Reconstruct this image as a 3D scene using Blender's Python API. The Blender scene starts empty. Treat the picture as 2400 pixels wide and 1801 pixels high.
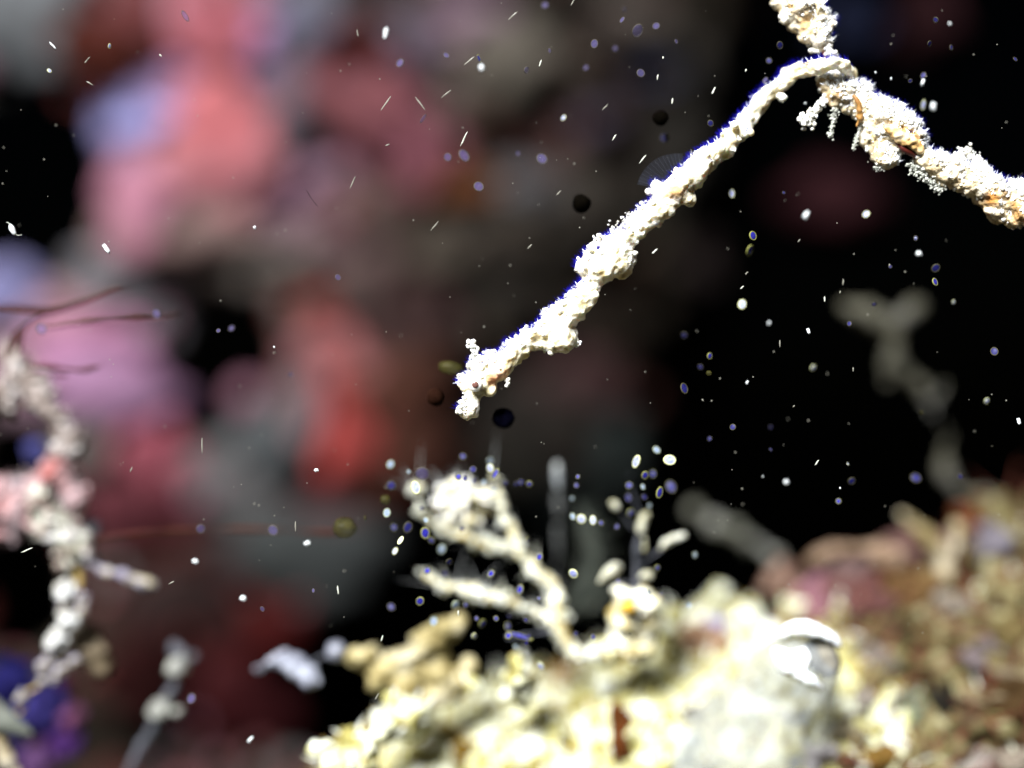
import bpy, math, random
import numpy as np
from mathutils import Vector, noise, Matrix

# one Blender unit = one centimetre: an underwater close-up about 12 cm wide
scene = bpy.context.scene
scene.unit_settings.system = 'METRIC'
scene.unit_settings.scale_length = 0.01
C = scene.collection
rnd = random.Random(7)

# ------------------------------------------------------------------ camera
D = 20.0
W = 12.0
cam = bpy.data.cameras.new('camera')
cam.sensor_width = 36
cam.lens = 36 * D / W
cam.clip_start = 0.1
cam.clip_end = 500
cam.dof.use_dof = True
cam.dof.focus_distance = D - 0.1
cam.dof.aperture_fstop = 0.0286
cam.dof.aperture_blades = 0
co = bpy.data.objects.new('camera', cam)
co.location = (0, -D, 0)
co.rotation_euler = (math.pi / 2, 0, 0)
C.objects.link(co)
scene.camera = co

# ------------------------------------------------------------------ world, light, exposure
SUN = Vector((-0.34, -0.64, 0.68)).normalized()      # towards the light
world = bpy.data.worlds.new('World')
scene.world = world
world.use_nodes = True
nt = world.node_tree
bg = nt.nodes['Background']
sky = nt.nodes.new('ShaderNodeTexSky')
sky.sky_type = 'NISHITA'
sky.sun_disc = False
sky.sun_elevation = math.asin(SUN.z)
sky.sun_rotation = math.atan2(SUN.x, SUN.y)
nt.links.new(sky.outputs[0], bg.inputs[0])
bg.inputs[1].default_value = 0.00003                  # night water: next to nothing
sun = bpy.data.lights.new('sun', 'SUN')
sun.energy = 4.0
sun.angle = math.radians(24)
sun.color = (1.0, 0.995, 0.98)
so = bpy.data.objects.new('sun', sun)
so.rotation_euler = (-SUN).to_track_quat('-Z', 'Y').to_euler()
so.location = SUN * 60
C.objects.link(so)
scene.view_settings.view_transform = 'Standard'
scene.view_settings.look = 'None'
scene.view_settings.gamma = 1
scene.view_settings.exposure = 2.0
scene.cycles.use_denoising = True
scene.cycles.max_bounces = 8
scene.cycles.transparent_max_bounces = 24

# ------------------------------------------------------------------ helpers
def S(y):
    return (D + y) / D * W / 2400.0

def P(px, py, y=0.0):
    """a point of the place from where the photograph shows it and its depth"""
    s = S(y)
    return Vector(((px - 1200) * s, y, (900.5 - py) * s))

def lin(c):
    return tuple(((v / 255) / 12.92 if v / 255 < .04045 else ((v / 255 + .055) / 1.055) ** 2.4) for v in c)

_ico = {}
def ico(sub):
    if sub not in _ico:
        import bmesh
        bm = bmesh.new()
        bmesh.ops.create_icosphere(bm, subdivisions=sub, radius=1)
        v = np.array([x.co[:] for x in bm.verts])
        f = np.array([[q.index for q in x.verts] for x in bm.faces])
        bm.free()
        _ico[sub] = (v, f)
    return _ico[sub]

def mesh_from(name, vs, fs):
    me = bpy.data.meshes.new(name)
    n = len(vs)
    me.vertices.add(n)
    me.vertices.foreach_set('co', np.asarray(vs, dtype=np.float32).ravel())
    fs = np.asarray(fs, dtype=np.int32)
    k = fs.shape[1]
    me.loops.add(fs.size)
    me.loops.foreach_set('vertex_index', fs.ravel())
    me.polygons.add(len(fs))
    me.polygons.foreach_set('loop_start', np.arange(0, fs.size, k, dtype=np.int32))
    me.update(calc_edges=True)
    me.validate()
    return me

def smooth(me):
    me.polygons.foreach_set('use_smooth', np.ones(len(me.polygons), dtype=bool))

def join_spheres(sph, sub=2):
    """sph: rows (x,y,z,rx,ry,rz)"""
    v, f = ico(sub)
    sph = np.asarray(sph, dtype=float)
    if sph.shape[1] == 4:
        sph = np.concatenate([sph[:, :3], np.repeat(sph[:, 3:4], 3, 1)], 1)
    V = (v[None] * sph[:, None, 3:6] + sph[:, None, :3]).reshape(-1, 3)
    F = (f[None] + (np.arange(len(sph)) * len(v))[:, None, None]).reshape(-1, 3)
    return V, F

def chain(pts, y=0.0, step=0.45):
    """pts: (px,py,r_px[,y]) joined by a smooth line of overlapping balls; returns rows x,y,z,r"""
    q = []
    for p in pts:
        yy = p[3] if len(p) > 3 else y
        w = P(p[0], p[1], yy)
        q.append((w.x, w.y, w.z, p[2] * S(yy)))
    q = np.array(q)
    out = []
    n = len(q)
    for i in range(n - 1):
        p0, p1, p2, p3 = q[max(i - 1, 0)], q[i], q[i + 1], q[min(i + 2, n - 1)]
        L = np.linalg.norm(p2[:3] - p1[:3])
        k = max(1, int(L / (step * min(p1[3], p2[3])) + .5))
        for j in range(k):
            t = j / k
            c = .5 * (2 * p1 + (p2 - p0) * t + (2 * p0 - 5 * p1 + 4 * p2 - p3) * t * t + (3 * p1 - p0 - 3 * p2 + p3) * t ** 3)
            c[3] = p1[3] * (1 - t) + p2[3] * t
            out.append(c)
    out.append(q[-1])
    return out

def ball(px, py, r, y=0.0, ry=None):
    w = P(px, py, y)
    s = S(y)
    return (w.x, w.y, w.z, r * s)

def put(name, me, mat, parent=None):
    o = bpy.data.objects.new(name, me)
    me.materials.clear()
    me.materials.append(mat)
    C.objects.link(o)
    if parent is not None:
        o.parent = parent
        o.matrix_parent_inverse = parent.matrix_world.inverted()
    return o

def empty(name, loc):
    o = bpy.data.objects.new(name, None)
    o.location = loc
    o.empty_display_size = .2
    C.objects.link(o)
    o.matrix_world = Matrix.Translation(loc)
    return o

def tag(o, label=None, cat=None, group=None, kind=None):
    if label: o['label'] = label
    if cat: o['category'] = cat
    if group: o['group'] = group
    if kind: o['kind'] = kind
    return o

def displace(me, layers, seed=0.0):
    n = len(me.vertices)
    co_ = np.empty(n * 3, dtype=np.float32); me.vertices.foreach_get('co', co_)
    no_ = np.empty(n * 3, dtype=np.float32); me.vertex_normals.foreach_get('vector', no_)
    co_ = co_.reshape(-1, 3); no_ = no_.reshape(-1, 3)
    d = np.zeros(n)
    off = Vector((seed * 3.7, seed * 1.3, -seed * 2.1))
    for (sc, amp, kind) in layers:
        if kind == 'n':
            d += amp * np.array([noise.noise(Vector(c) * sc + off) for c in co_.tolist()])
        elif kind == 'v':      # rounded warts
            d += amp * np.array([.5 - noise.voronoi(Vector(c) * sc + off)[0][0] for c in co_.tolist()])
        else:                  # ridged
            d += amp * np.array([.5 - abs(noise.noise(Vector(c) * sc + off)) * 2 for c in co_.tolist()])
    co_ = co_ + no_ * d[:, None]
    me.vertices.foreach_set('co', co_.astype(np.float32).ravel())
    me.update()

def pigment(me, spots):
    """colour patches of the skin itself: (px,py,y,r_px,(r,g,b),strength)"""
    n = len(me.vertices)
    co_ = np.empty(n * 3, dtype=np.float32); me.vertices.foreach_get('co', co_)
    co_ = co_.reshape(-1, 3)
    col = np.zeros((n, 4))
    for (px, py, y, r, c, st) in spots:
        w = np.array(P(px, py, y)); R = r * S(y)
        d = np.linalg.norm((co_ - w), axis=1) / R
        jit = np.array([noise.noise(Vector(c_) * 9.0) for c_ in co_.tolist()]) * .25
        a = np.clip(1.5 - 1.4 * (d + jit), 0, 1) * st
        col[:, :3] = col[:, :3] * (1 - a)[:, None] + np.array(c)[None] * a[:, None]
        col[:, 3] = np.maximum(col[:, 3], a)
    at = me.color_attributes.new('pigment', 'FLOAT_COLOR', 'POINT')
    # stored un-premultiplied
    aa = np.maximum(col[:, 3:4], 1e-4)
    col[:, :3] = np.clip(col[:, :3] / aa, 0, 1)
    at.data.foreach_set('color', col.astype(np.float32).ravel())

def organic(name, sph, voxel, mat, parent=None, layers=(), seed=0.0, spots=None):
    """balls grown together into one continuous skin"""
    V, F = join_spheres(sph, 2)
    me0 = mesh_from('tmp', V, F)
    o0 = bpy.data.objects.new('tmp', me0)
    C.objects.link(o0)
    m = o0.modifiers.new('r', 'REMESH'); m.mode = 'VOXEL'; m.voxel_size = voxel
    s_ = o0.modifiers.new('s', 'SMOOTH'); s_.factor = .5; s_.iterations = 4
    dg = bpy.context.evaluated_depsgraph_get()
    me = bpy.data.meshes.new_from_object(o0.evaluated_get(dg))
    bpy.data.objects.remove(o0); bpy.data.meshes.remove(me0)
    me.name = name
    if layers:
        displace(me, layers, seed)
    if spots is not None:
        pigment(me, spots)
    smooth(me)
    return put(name, me, mat, parent)

def scatter(host, count, size, seed, pred=None, lift=.3, sub=1, squash=(1, 1, 1)):
    """grains sitting on a host's skin; returns verts, faces"""
    me = host.data
    r = np.random.RandomState(seed)
    n = len(me.polygons)
    ce = np.empty(n * 3, dtype=np.float32); me.polygons.foreach_get('center', ce); ce = ce.reshape(-1, 3)
    no = np.empty(n * 3, dtype=np.float32); me.polygons.foreach_get('normal', no); no = no.reshape(-1, 3)
    ar = np.empty(n, dtype=np.float32); me.polygons.foreach_get('area', ar)
    w = ar.astype(float)
    if pred is not None:
        w = w * pred(ce, no)
    w = w / w.sum()
    idx = r.choice(n, count, p=w)
    sz = size[0] * (size[1] / size[0]) ** r.rand(count)
    pos = ce[idx] + no[idx] * (sz * lift)[:, None] + r.normal(0, .3, (count, 3)) * sz[:, None]
    rad = sz[:, None] * (0.75 + .5 * r.rand(count, 3)) * np.array(squash)[None]
    v, f = ico(sub)
    jit = 1 + .35 * (r.rand(count, len(v), 1) - .5)
    V = (v[None] * jit * rad[:, None] + pos[:, None]).reshape(-1, 3)
    F = (f[None] + (np.arange(count) * len(v))[:, None, None]).reshape(-1, 3)
    return V, F

def grains(name, host, parent, mat, count, size, seed, pred=None, lift=.3, sub=1, sm=False):
    V, F = scatter(host, count, size, seed, pred, lift, sub)
    me = mesh_from(name, V, F)
    if sm: smooth(me)
    o = put(name, me, mat, parent)
    o['kind'] = 'stuff'
    return o

def blob(name, px, py, y, rx, rz, ry, mat, parent=None, seed=1, amp=.18, freq=1.4, rot=0.0, sub=4):
    """one lump with an uneven skin; rx, rz in photo pixels, ry in cm"""
    v, f = ico(sub)
    s = S(y)
    ca, sa = math.cos(rot), math.sin(rot)
    w = P(px, py, y)
    out = np.empty_like(v)
    off = Vector((seed * 5.1, seed * 2.3, seed * 7.7))
    for i, p in enumerate(v.tolist()):
        q = Vector(p)
        d = 1 + amp * noise.noise(q * freq + off) * 2 + amp * .5 * noise.noise(q * freq * 2.7 + off) + amp * .3 * noise.noise(q * freq * 7 + off)
        x, yy, z = q.x * rx * s * d, q.y * ry * d, q.z * rz * s * d
        out[i] = (x * ca - z * sa, yy, x * sa + z * ca)
    me = mesh_from(name, out, f)
    smooth(me)
    o = put(name, me, mat)
    if parent is not None:
        o.parent = parent
        o.location = w - parent.matrix_world.translation
    else:
        o.location = w
    return o

# ------------------------------------------------------------------ materials
def mk(name, cols, scale=2.0, rough=.6, sss=0.0, bump=.3, bscale=14.0, pig=False, spec=.3, alpha=1.0, sheen=0.0, sheen_c=(1, 1, 1), sssr=(.12, .1, .06), contrast=.35, trans=0.0, detail=5):
    m = bpy.data.materials.new(name)
    m.use_nodes = True
    t = m.node_tree
    b = t.nodes['Principled BSDF']
    tc = t.nodes.new('ShaderNodeTexCoord')
    nz = t.nodes.new('ShaderNodeTexNoise')
    nz.inputs['Scale'].default_value = scale
    nz.inputs['Detail'].default_value = detail
    nz.inputs['Roughness'].default_value = .6
    t.links.new(tc.outputs['Object'], nz.inputs['Vector'])
    rp = t.nodes.new('ShaderNodeValToRGB')
    cr = rp.color_ramp
    n = len(cols)
    lo, hi = .5 - contrast / 2, .5 + contrast / 2
    for i, c in enumerate(cols):
        p = lo + (hi - lo) * (i / max(n - 1, 1))
        e = cr.elements[i] if i < 2 else cr.elements.new(p)
        e.position = p
        e.color = (*c, 1)
    if n == 1:
        cr.elements[1].color = (*cols[0], 1)
    t.links.new(nz.outputs['Fac'], rp.inputs[0])
    src = rp.outputs[0]
    if pig:
        at = t.nodes.new('ShaderNodeAttribute'); at.attribute_name = 'pigment'
        mx = t.nodes.new('ShaderNodeMix'); mx.data_type = 'RGBA'
        t.links.new(at.outputs['Alpha'], mx.inputs['Factor'])
        t.links.new(src, mx.inputs[6]); t.links.new(at.outputs['Color'], mx.inputs[7])
        src = mx.outputs[2]
    t.links.new(src, b.inputs['Base Color'])
    b.inputs['Roughness'].default_value = rough
    b.inputs['Specular IOR Level'].default_value = spec
    if sss:
        b.inputs['Subsurface Weight'].default_value = sss
        b.inputs['Subsurface Radius'].default_value = sssr
        b.inputs['Subsurface Scale'].default_value = 1.0
    if sheen:
        b.inputs['Sheen Weight'].default_value = sheen
        b.inputs['Sheen Roughness'].default_value = .25
        b.inputs['Sheen Tint'].default_value = (*sheen_c, 1)
    if trans:
        b.inputs['Transmission Weight'].default_value = trans
        b.inputs['IOR'].default_value = 1.12
    b.inputs['Alpha'].default_value = alpha
    if bump:
        n2 = t.nodes.new('ShaderNodeTexNoise')
        n2.inputs['Scale'].default_value = bscale
        n2.inputs['Detail'].default_value = 4
        t.links.new(tc.outputs['Object'], n2.inputs['Vector'])
        bp = t.nodes.new('ShaderNodeBump')
        bp.inputs['Strength'].default_value = bump
        bp.inputs['Distance'].default_value = .05
        t.links.new(n2.outputs['Fac'], bp.inputs['Height'])
        t.links.new(bp.outputs[0], b.inputs['Normal'])
    return m

_mc = {}
def tint(c255, gain=.55, sc=1.6, **k):
    """growth of the colour that the photograph shows, as a reflectance"""
    key = (c255, gain)
    if key not in _mc:
        l = lin(c255); lum = sum(l) / 3
        l = [min((v * .9 + lum * .1) * gain * k_, .85) for v, k_ in zip(l, (1, .97, 1.08))]
        lum = sum(l) / 3
        a = tuple(v * .5 + lum * k_ for v, k_ in zip(l, (.16, .06, .02)))          # browner blotches
        b = tuple(min(v * 1.1 + lum * k_, .9) for v, k_ in zip(l, (.12, .10, .16)))  # paler film
        _mc[key] = mk('growth_%d_%d_%d' % c255, [a, tuple(l), tuple(l), b], scale=sc, contrast=.4, rough=.85, bump=.4, bscale=5, spec=.06, **k)
    return _mc[key]

M_FISH = mk('pale_fish_skin', [(.58, .48, .25), (.80, .76, .60), (.87, .86, .81)], scale=5, rough=.5, sss=.4, bump=.35, bscale=26, pig=True, contrast=.3)
M_GRAIN = mk('white_crystal_grain', [(.62, .58, .46), (.82, .82, .77), (.88, .89, .87)], scale=7, rough=.3, spec=.5, sss=.15, bump=0)
M_TWIG = mk('crusted_twig', [(.28, .165, .055), (.62, .52, .34), (.84, .81, .72)], scale=4, rough=.6, sss=.15, bump=.6, bscale=24, pig=True, contrast=.4)
M_BROWN = mk('brown_stem', [(.16, .065, .018), (.34, .18, .05)], scale=6, rough=.45, bump=.3)
M_PINK = mk('pink_stalk', [(.45, .10, .14), (.6, .2, .22)], scale=9, rough=.5)
M_LACE = mk('grey_lace', [(.30, .32, .28), (.62, .64, .58)], scale=14, rough=.5, bump=0)
M_FIN = mk('clear_fin', [(.05, .06, .09), (.07, .08, .12)], scale=10, rough=.6, spec=.02, bump=0, alpha=.05)
M_IRIS = mk('white_iris', [(.86, .84, .8), (.88, .86, .84)], scale=10, rough=.3, sss=.2, bump=0)
M_PUPIL = mk('brown_pupil', [(.10, .045, .035), (.13, .06, .05)], scale=10, rough=.2, spec=.4, bump=0)
M_ROCK = mk('cream_rock', [(.045, .028, .006), (.30, .275, .085), (.50, .51, .36), (.70, .73, .70)], scale=3.0, rough=.8, bump=.8, bscale=8, contrast=.36, spec=.15)
M_HYD = mk('cream_hydroid', [(.34, .24, .05), (.6, .56, .36), (.76, .77, .7)], scale=4, rough=.6, sss=.2, bump=.4, contrast=.3)
M_DIMHYD = mk('grey_blue_hydroid', [(.05, .055, .065), (.11, .115, .14)], scale=4, rough=.8, bump=.3, spec=.1, alpha=.7)
M_SQ = mk('translucent_tunic', [(.22, .25, .28), (.30, .32, .33)], scale=1.5, rough=.7, bump=.15, spec=.06, alpha=.42)
M_LIP = mk('white_siphon_lip', [(.74, .8, .82), (.88, .9, .9)], scale=4, rough=.6, sss=.3, bump=.1, spec=.1)
M_SQIN = mk('siphon_inside', [(.17, .16, .13), (.22, .21, .18)], scale=3, rough=.9, spec=.03, bump=.1)
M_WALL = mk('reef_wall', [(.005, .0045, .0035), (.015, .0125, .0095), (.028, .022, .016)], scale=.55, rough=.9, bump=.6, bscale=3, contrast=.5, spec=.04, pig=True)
M_OLIVE = mk('olive_reef', [(.006, .003, .001), (.045, .026, .009), (.10, .085, .032), (.30, .29, .20)], scale=2.4, rough=.75, bump=.6, bscale=7, contrast=.5)

# ================================================================== large structure
# ---- reef wall: an uneven sheet with two hollows, bending away from the light on the right
HOLES = [(70, 440, 205, 235), (535, 820, 128, 128), (475, 970, 82, 130), (45, 1080, 90, 90), (50, 1390, 130, 150),
         (770, 372, 60, 44), (1000, 1420, 220, 150), (760, 1640, 160, 150)]
def wall_y(px, pz):
    t = max(0.0, (px - 850) / 700)
    y = 10.5 + 3.0 * t ** 1.6
    y += .9 * noise.noise(Vector((px * .0035, pz * .0035, 3.1))) + .35 * noise.noise(Vector((px * .011, pz * .011, 9.1)))
    return y
nx, nz_ = 150, 130
xs = np.linspace(-500, 1760, nx); zs = np.linspace(-420, 2150, nz_)
V = []; keep = np.ones((nx, nz_), bool)
for i, a in enumerate(xs):
    for j, b in enumerate(zs):
        y = wall_y(a, b)
        aa, bb = a, b
        for (hx, hy, hr, hs) in HOLES:
            wob = 1 + .18 * noise.noise(Vector((a * .012, b * .012, hx)))
            d = math.hypot((a - hx) / hr, (b - hy) / hs) / wob
            if d < 1: keep[i, j] = False
            if d < 1.35: y += 2.2 * (1.35 - d) ** 1.5
        # the edge towards open water is ragged and turns back
        edge = 1665 - .20 * max(0, b - 150) + 60 * noise.noise(Vector((b * .006, 1.7, 0))) if b < 900 else 1515 + 40 * noise.noise(Vector((b * .006, 1.7, 0)))
        if a > edge: y += (a - edge) * .06
        if a > edge + 160: keep[i, j] = False
        if b > 1150 + .5 * max(0, 900 - a) and a > 900: keep[i, j] = False
        V.append(P(aa, bb, y))
F = []
for i in range(nx - 1):
    for j in range(nz_ - 1):
        if keep[i, j] and keep[i + 1, j] and keep[i, j + 1] and keep[i + 1, j + 1]:
            F.append((i * nz_ + j, i * nz_ + j + 1, (i + 1) * nz_ + j + 1, (i + 1) * nz_ + j))
me = mesh_from('reef_wall', [v[:] for v in V], F); smooth(me)

# ---- growth on the wall: one thing for each patch (px, py, rx, rz, colour, rot, name, label)
PATCH = [  # light falling off to the right is put into the darker colours
 (60, 5, 130, 115, (112, 118, 116), .3, 'grey_sponge', 'pale grey sponge in the top left corner of the reef wall'),
 (175, 25, 90, 60, (112, 92, 94), 0, 'mauve_sponge', 'dull mauve sponge at the top edge beside the grey corner sponge'),
 (235, 120, 75, 75, (74, 26, 12), .2, 'brown_sponge', 'dark rust brown sponge above the lavender patch'),
 (330, 60, 100, 80, (100, 48, 46), .5, 'maroon_sponge', 'dusky maroon sponge at the top between brown and pink growth'),
 (485, 45, 105, 130, (176, 92, 98), 0, 'rose_sponge', 'rose red sponge hanging at the top of the pink column'),
 (590, 125, 78, 85, (186, 138, 186), .3, 'lilac_sponge', 'bright lilac sponge at the top right of the pink column'),
 (400, 185, 110, 85, (168, 132, 168), -.4, 'mauve_sponge', 'light mauve sponge above the lavender blue patch'),
 (338, 265, 76, 74, (156, 156, 208), .3, 'lavender_sponge', 'lavender blue sponge, the palest patch on the wall'),
 (510, 245, 100, 90, (182, 118, 130), .1, 'pink_sponge', 'pink sponge in the middle of the pink column'),
 (520, 330, 95, 95, (194, 104, 104), 0, 'salmon_sponge', 'salmon sponge right of the lavender blue patch'),
 (345, 375, 75, 60, (150, 115, 140), .1, 'mauve_sponge', 'greyish mauve sponge just under the lavender blue patch'),
 (345, 490, 75, 100, (184, 122, 138), .2, 'pink_sponge', 'soft pink sponge right of the large black hollow'),
 (500, 430, 125, 80, (176, 108, 110), .15, 'salmon_sponge', 'dusty salmon sponge low in the pink column'),
 (440, 545, 140, 70, (132, 108, 98), .1, 'tan_sponge', 'grey brown sponge below the pink column'),
 (700, 450, 110, 50, (142, 106, 122), .6, 'mauve_sponge', 'mauve sponge ridge under the small dark gap'),
 (675, 260, 60, 110, (96, 90, 96), 0, 'grey_sponge', 'smoky grey sponge right of the pink column'),
 (690, 50, 85, 75, (104, 106, 118), .2, 'grey_sponge', 'blue grey sponge at the top right of the pink column'),
 (835, 125, 75, 45, (66, 16, 10), .1, 'dark_red_sponge', 'blackish red sponge near the top beside a bright speck'),
 (860, 245, 115, 80, (124, 70, 72), -.5, 'red_sponge', 'dull red sponge right of the smoky grey sponge'),
 (940, 350, 95, 85, (128, 72, 80), -.6, 'red_sponge', 'dull rose sponge left of the twin blue specks'),
 (1060, 75, 120, 60, (112, 90, 100), 0, 'mauve_sponge', 'faint mauve sponge at the top middle of the wall'),
 (950, 120, 60, 60, (84, 80, 92), 0, 'grey_sponge', 'dark blue grey sponge at the top middle of the wall'),
 (1150, 150, 100, 85, (80, 76, 64), .3, 'olive_sponge', 'olive grey sponge under the faint mauve one'),
 (1480, 130, 85, 60, (66, 72, 96), 0, 'blue_grey_sponge', 'dim blue grey sponge near the right edge of the wall'),
 (1360, 265, 85, 55, (92, 84, 94), -.3, 'grey_sponge', 'dim violet grey sponge right of the middle of the wall'),
 (1220, 330, 120, 85, (74, 52, 46), -.3, 'brown_sponge', 'dim red brown sponge above the black round speck'),
 (1050, 450, 80, 45, (76, 42, 16), 0, 'brown_sponge', 'dim orange brown sponge left of the black round speck'),
 (1190, 450, 90, 60, (66, 66, 64), 0, 'grey_sponge', 'dark grey sponge just left of the black round speck'),
 (1060, 560, 130, 70, (60, 54, 44), .2, 'olive_sponge', 'dark olive sponge below the orange brown one'),
 (1300, 500, 110, 70, (48, 44, 36), .3, 'olive_sponge', 'very dark olive sponge under the black round speck'),
 (1250, 170, 90, 80, (62, 54, 44), 0, 'olive_sponge', 'dark olive sponge left of the violet grey one'),
 (1400, 60, 130, 60, (64, 58, 50), 0, 'olive_sponge', 'dark olive sponge along the top right of the wall'),
 (1560, 300, 80, 160, (40, 38, 32), 0, 'olive_sponge', 'blackish olive sponge behind the thin tail'),
 (-20, 700, 85, 60, (146, 146, 192), .2, 'lavender_sponge', 'lavender sponge on the left edge below the large black hollow'),
 (300, 650, 110, 70, (122, 122, 122), .1, 'grey_sponge', 'mid grey sponge behind the brown filaments'),
 (100, 760, 105, 50, (166, 122, 124), 0, 'pink_sponge', 'dusty pink sponge behind the base of the brown filaments'),
 (330, 760, 75, 65, (118, 116, 116), .2, 'grey_sponge', 'plain grey sponge left of the round black hollow'),
 (205, 815, 95, 60, (180, 118, 148), 0, 'pink_sponge', 'orchid pink sponge below the brown filaments'),
 (230, 920, 130, 70, (158, 116, 146), -.2, 'mauve_sponge', 'broad mauve sponge right of the left twig'),
 (350, 1045, 70, 95, (172, 84, 96), .15, 'rose_sponge', 'rose red sponge below and left of the round black hollow'),
 (235, 1030, 55, 80, (112, 108, 98), 0, 'grey_sponge', 'small tan grey sponge between the left twig and the rose sponge'),
 (620, 600, 90, 65, (118, 112, 100), 0, 'tan_sponge', 'tan grey sponge above the round black hollow'),
 (690, 560, 110, 60, (110, 84, 84), .3, 'tan_sponge', 'dusky pink brown sponge in the middle left of the wall'),
 (780, 735, 65, 50, (128, 36, 20), .2, 'red_sponge', 'deep orange red sponge upper right of the round black hollow'),
 (800, 850, 85, 80, (154, 92, 88), -.2, 'salmon_sponge', 'salmon sponge right of the round black hollow'),
 (795, 1000, 65, 110, (168, 62, 54), .1, 'scarlet_sponge', 'scarlet sponge, the reddest patch on the wall'),
 (715, 975, 42, 100, (122, 96, 96), 0, 'tan_sponge', 'grey pink sponge just left of the scarlet one'),
 (860, 640, 90, 80, (80, 64, 58), 0, 'brown_sponge', 'dim brown sponge above the salmon one'),
 (960, 760, 110, 110, (58, 40, 36), 0, 'brown_sponge', 'dark brown sponge left of the olive speck by the fish head'),
 (940, 980, 90, 140, (74, 42, 28), 0, 'brown_sponge', 'rusty dark brown sponge right of the scarlet one'),
 (1130, 680, 110, 90, (46, 42, 34), 0, 'olive_sponge', 'dark olive sponge just above the fish head'),
 (1300, 900, 110, 60, (56, 36, 34), 0, 'brown_sponge', 'dim maroon brown sponge under the fish belly'),
 (1200, 1010, 120, 90, (34, 30, 24), 0, 'olive_sponge', 'blackish sponge below the fish snout'),
 (1340, 1060, 110, 90, (36, 44, 40), 0, 'green_sponge', 'dim grey green sponge above the tall grey polyp stem'),
 (645, 1045, 60, 75, (78, 84, 82), 0, 'grey_sponge', 'slate grey sponge under the round black hollow'),
 (560, 1130, 125, 90, (98, 98, 94), 0, 'grey_sponge', 'ash grey sponge between the rose and scarlet sponges'),
 (320, 1170, 110, 75, (102, 46, 52), 0, 'maroon_sponge', 'maroon sponge under the rose red one'),
 (700, 1150, 110, 80, (92, 54, 54), 0, 'maroon_sponge', 'dull red brown sponge under the scarlet one'),
 (720, 1310, 120, 100, (70, 76, 72), 0, 'grey_sponge', 'dark green grey sponge beside the three bright specks'),
 (560, 1270, 120, 70, (76, 66, 64), 0, 'grey_sponge', 'dark warm grey sponge in the lower middle of the wall'),
 (400, 1310, 120, 60, (78, 24, 14), -.2, 'dark_red_sponge', 'dark rust sponge behind the beaded side twig'),
 (420, 1420, 110, 70, (58, 40, 36), 0, 'brown_sponge', 'blackish brown sponge under the beaded side twig'),
 (560, 1470, 110, 75, (84, 12, 8), 0, 'dark_red_sponge', 'deep blood red sponge right of the stalked polyps'),
 (330, 1560, 90, 80, (54, 12, 10), 0, 'dark_red_sponge', 'deep blood red sponge left of the stalked polyps'),
 (540, 1640, 95, 80, (70, 14, 18), 0, 'dark_red_sponge', 'dim crimson sponge right of the thin stalk'),
 (880, 1160, 80, 70, (66, 32, 20), 0, 'brown_sponge', 'dark rust sponge behind the white polyp head'),
]
# the crust between the sponges takes their colours
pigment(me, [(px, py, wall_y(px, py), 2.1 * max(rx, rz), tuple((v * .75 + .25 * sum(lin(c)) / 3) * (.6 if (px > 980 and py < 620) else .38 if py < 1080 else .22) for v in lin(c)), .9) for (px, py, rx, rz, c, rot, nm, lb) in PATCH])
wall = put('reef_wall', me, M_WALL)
wall['kind'] = 'structure'
for k, (px, py, rx, rz, c, rot, nm, lb) in enumerate(PATCH):
    y = wall_y(px, py)
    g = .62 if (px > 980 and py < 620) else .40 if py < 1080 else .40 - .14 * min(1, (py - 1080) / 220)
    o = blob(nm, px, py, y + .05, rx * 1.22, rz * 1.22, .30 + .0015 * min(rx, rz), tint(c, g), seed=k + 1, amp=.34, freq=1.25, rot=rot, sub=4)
    tag(o, lb, 'sponge', 'growth on the reef wall')

# small crusts between the sponges, too many to tell apart
xw = np.array([P(900, 0, 10.5)[0]])
for k, (c, n_, side) in enumerate([((160, 108, 122), 90, -1), ((112, 52, 44), 120, -1), ((120, 118, 112), 70, -1), ((70, 60, 44), 160, 1), ((64, 34, 26), 120, 1), ((150, 84, 84), 50, -1), ((40, 34, 26), 120, 0)]):
    wgt = lambda ce, no, side=side: np.clip(.5 - side * (ce[:, 0] - xw[0]) * -.35, .04, 1) if side else np.ones(len(ce))
    grains('wall_crusts', wall, wall, tint(c, .36), n_, (.10, .28), 300 + k, wgt, lift=.15, sub=2, sm=True)
# dim far lumps in the open water on the right
for k, (px, py, rx, rz, c, nm, lb) in enumerate([
    (1960, 490, 120, 95, (34, 4, 9), 'maroon_sponge', 'faint maroon sponge far off in the black water'),
    (1995, 90, 70, 95, (8, 15, 36), 'blue_sponge', 'faint navy blue sponge far off behind the upper twig'),
    (2170, 70, 60, 90, (32, 5, 9), 'maroon_sponge', 'faint dark red sponge far off at the upper right'),
    (1640, 640, 50, 70, (22, 14, 12), 'brown_sponge', 'faint brown sponge far off right of the fish')]):
    tag(blob(nm, px, py, 11.5, rx, rz, 1.4, tint(c, .45), seed=80 + k, amp=.22), lb, 'sponge', 'far sponges in the open water')

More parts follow.
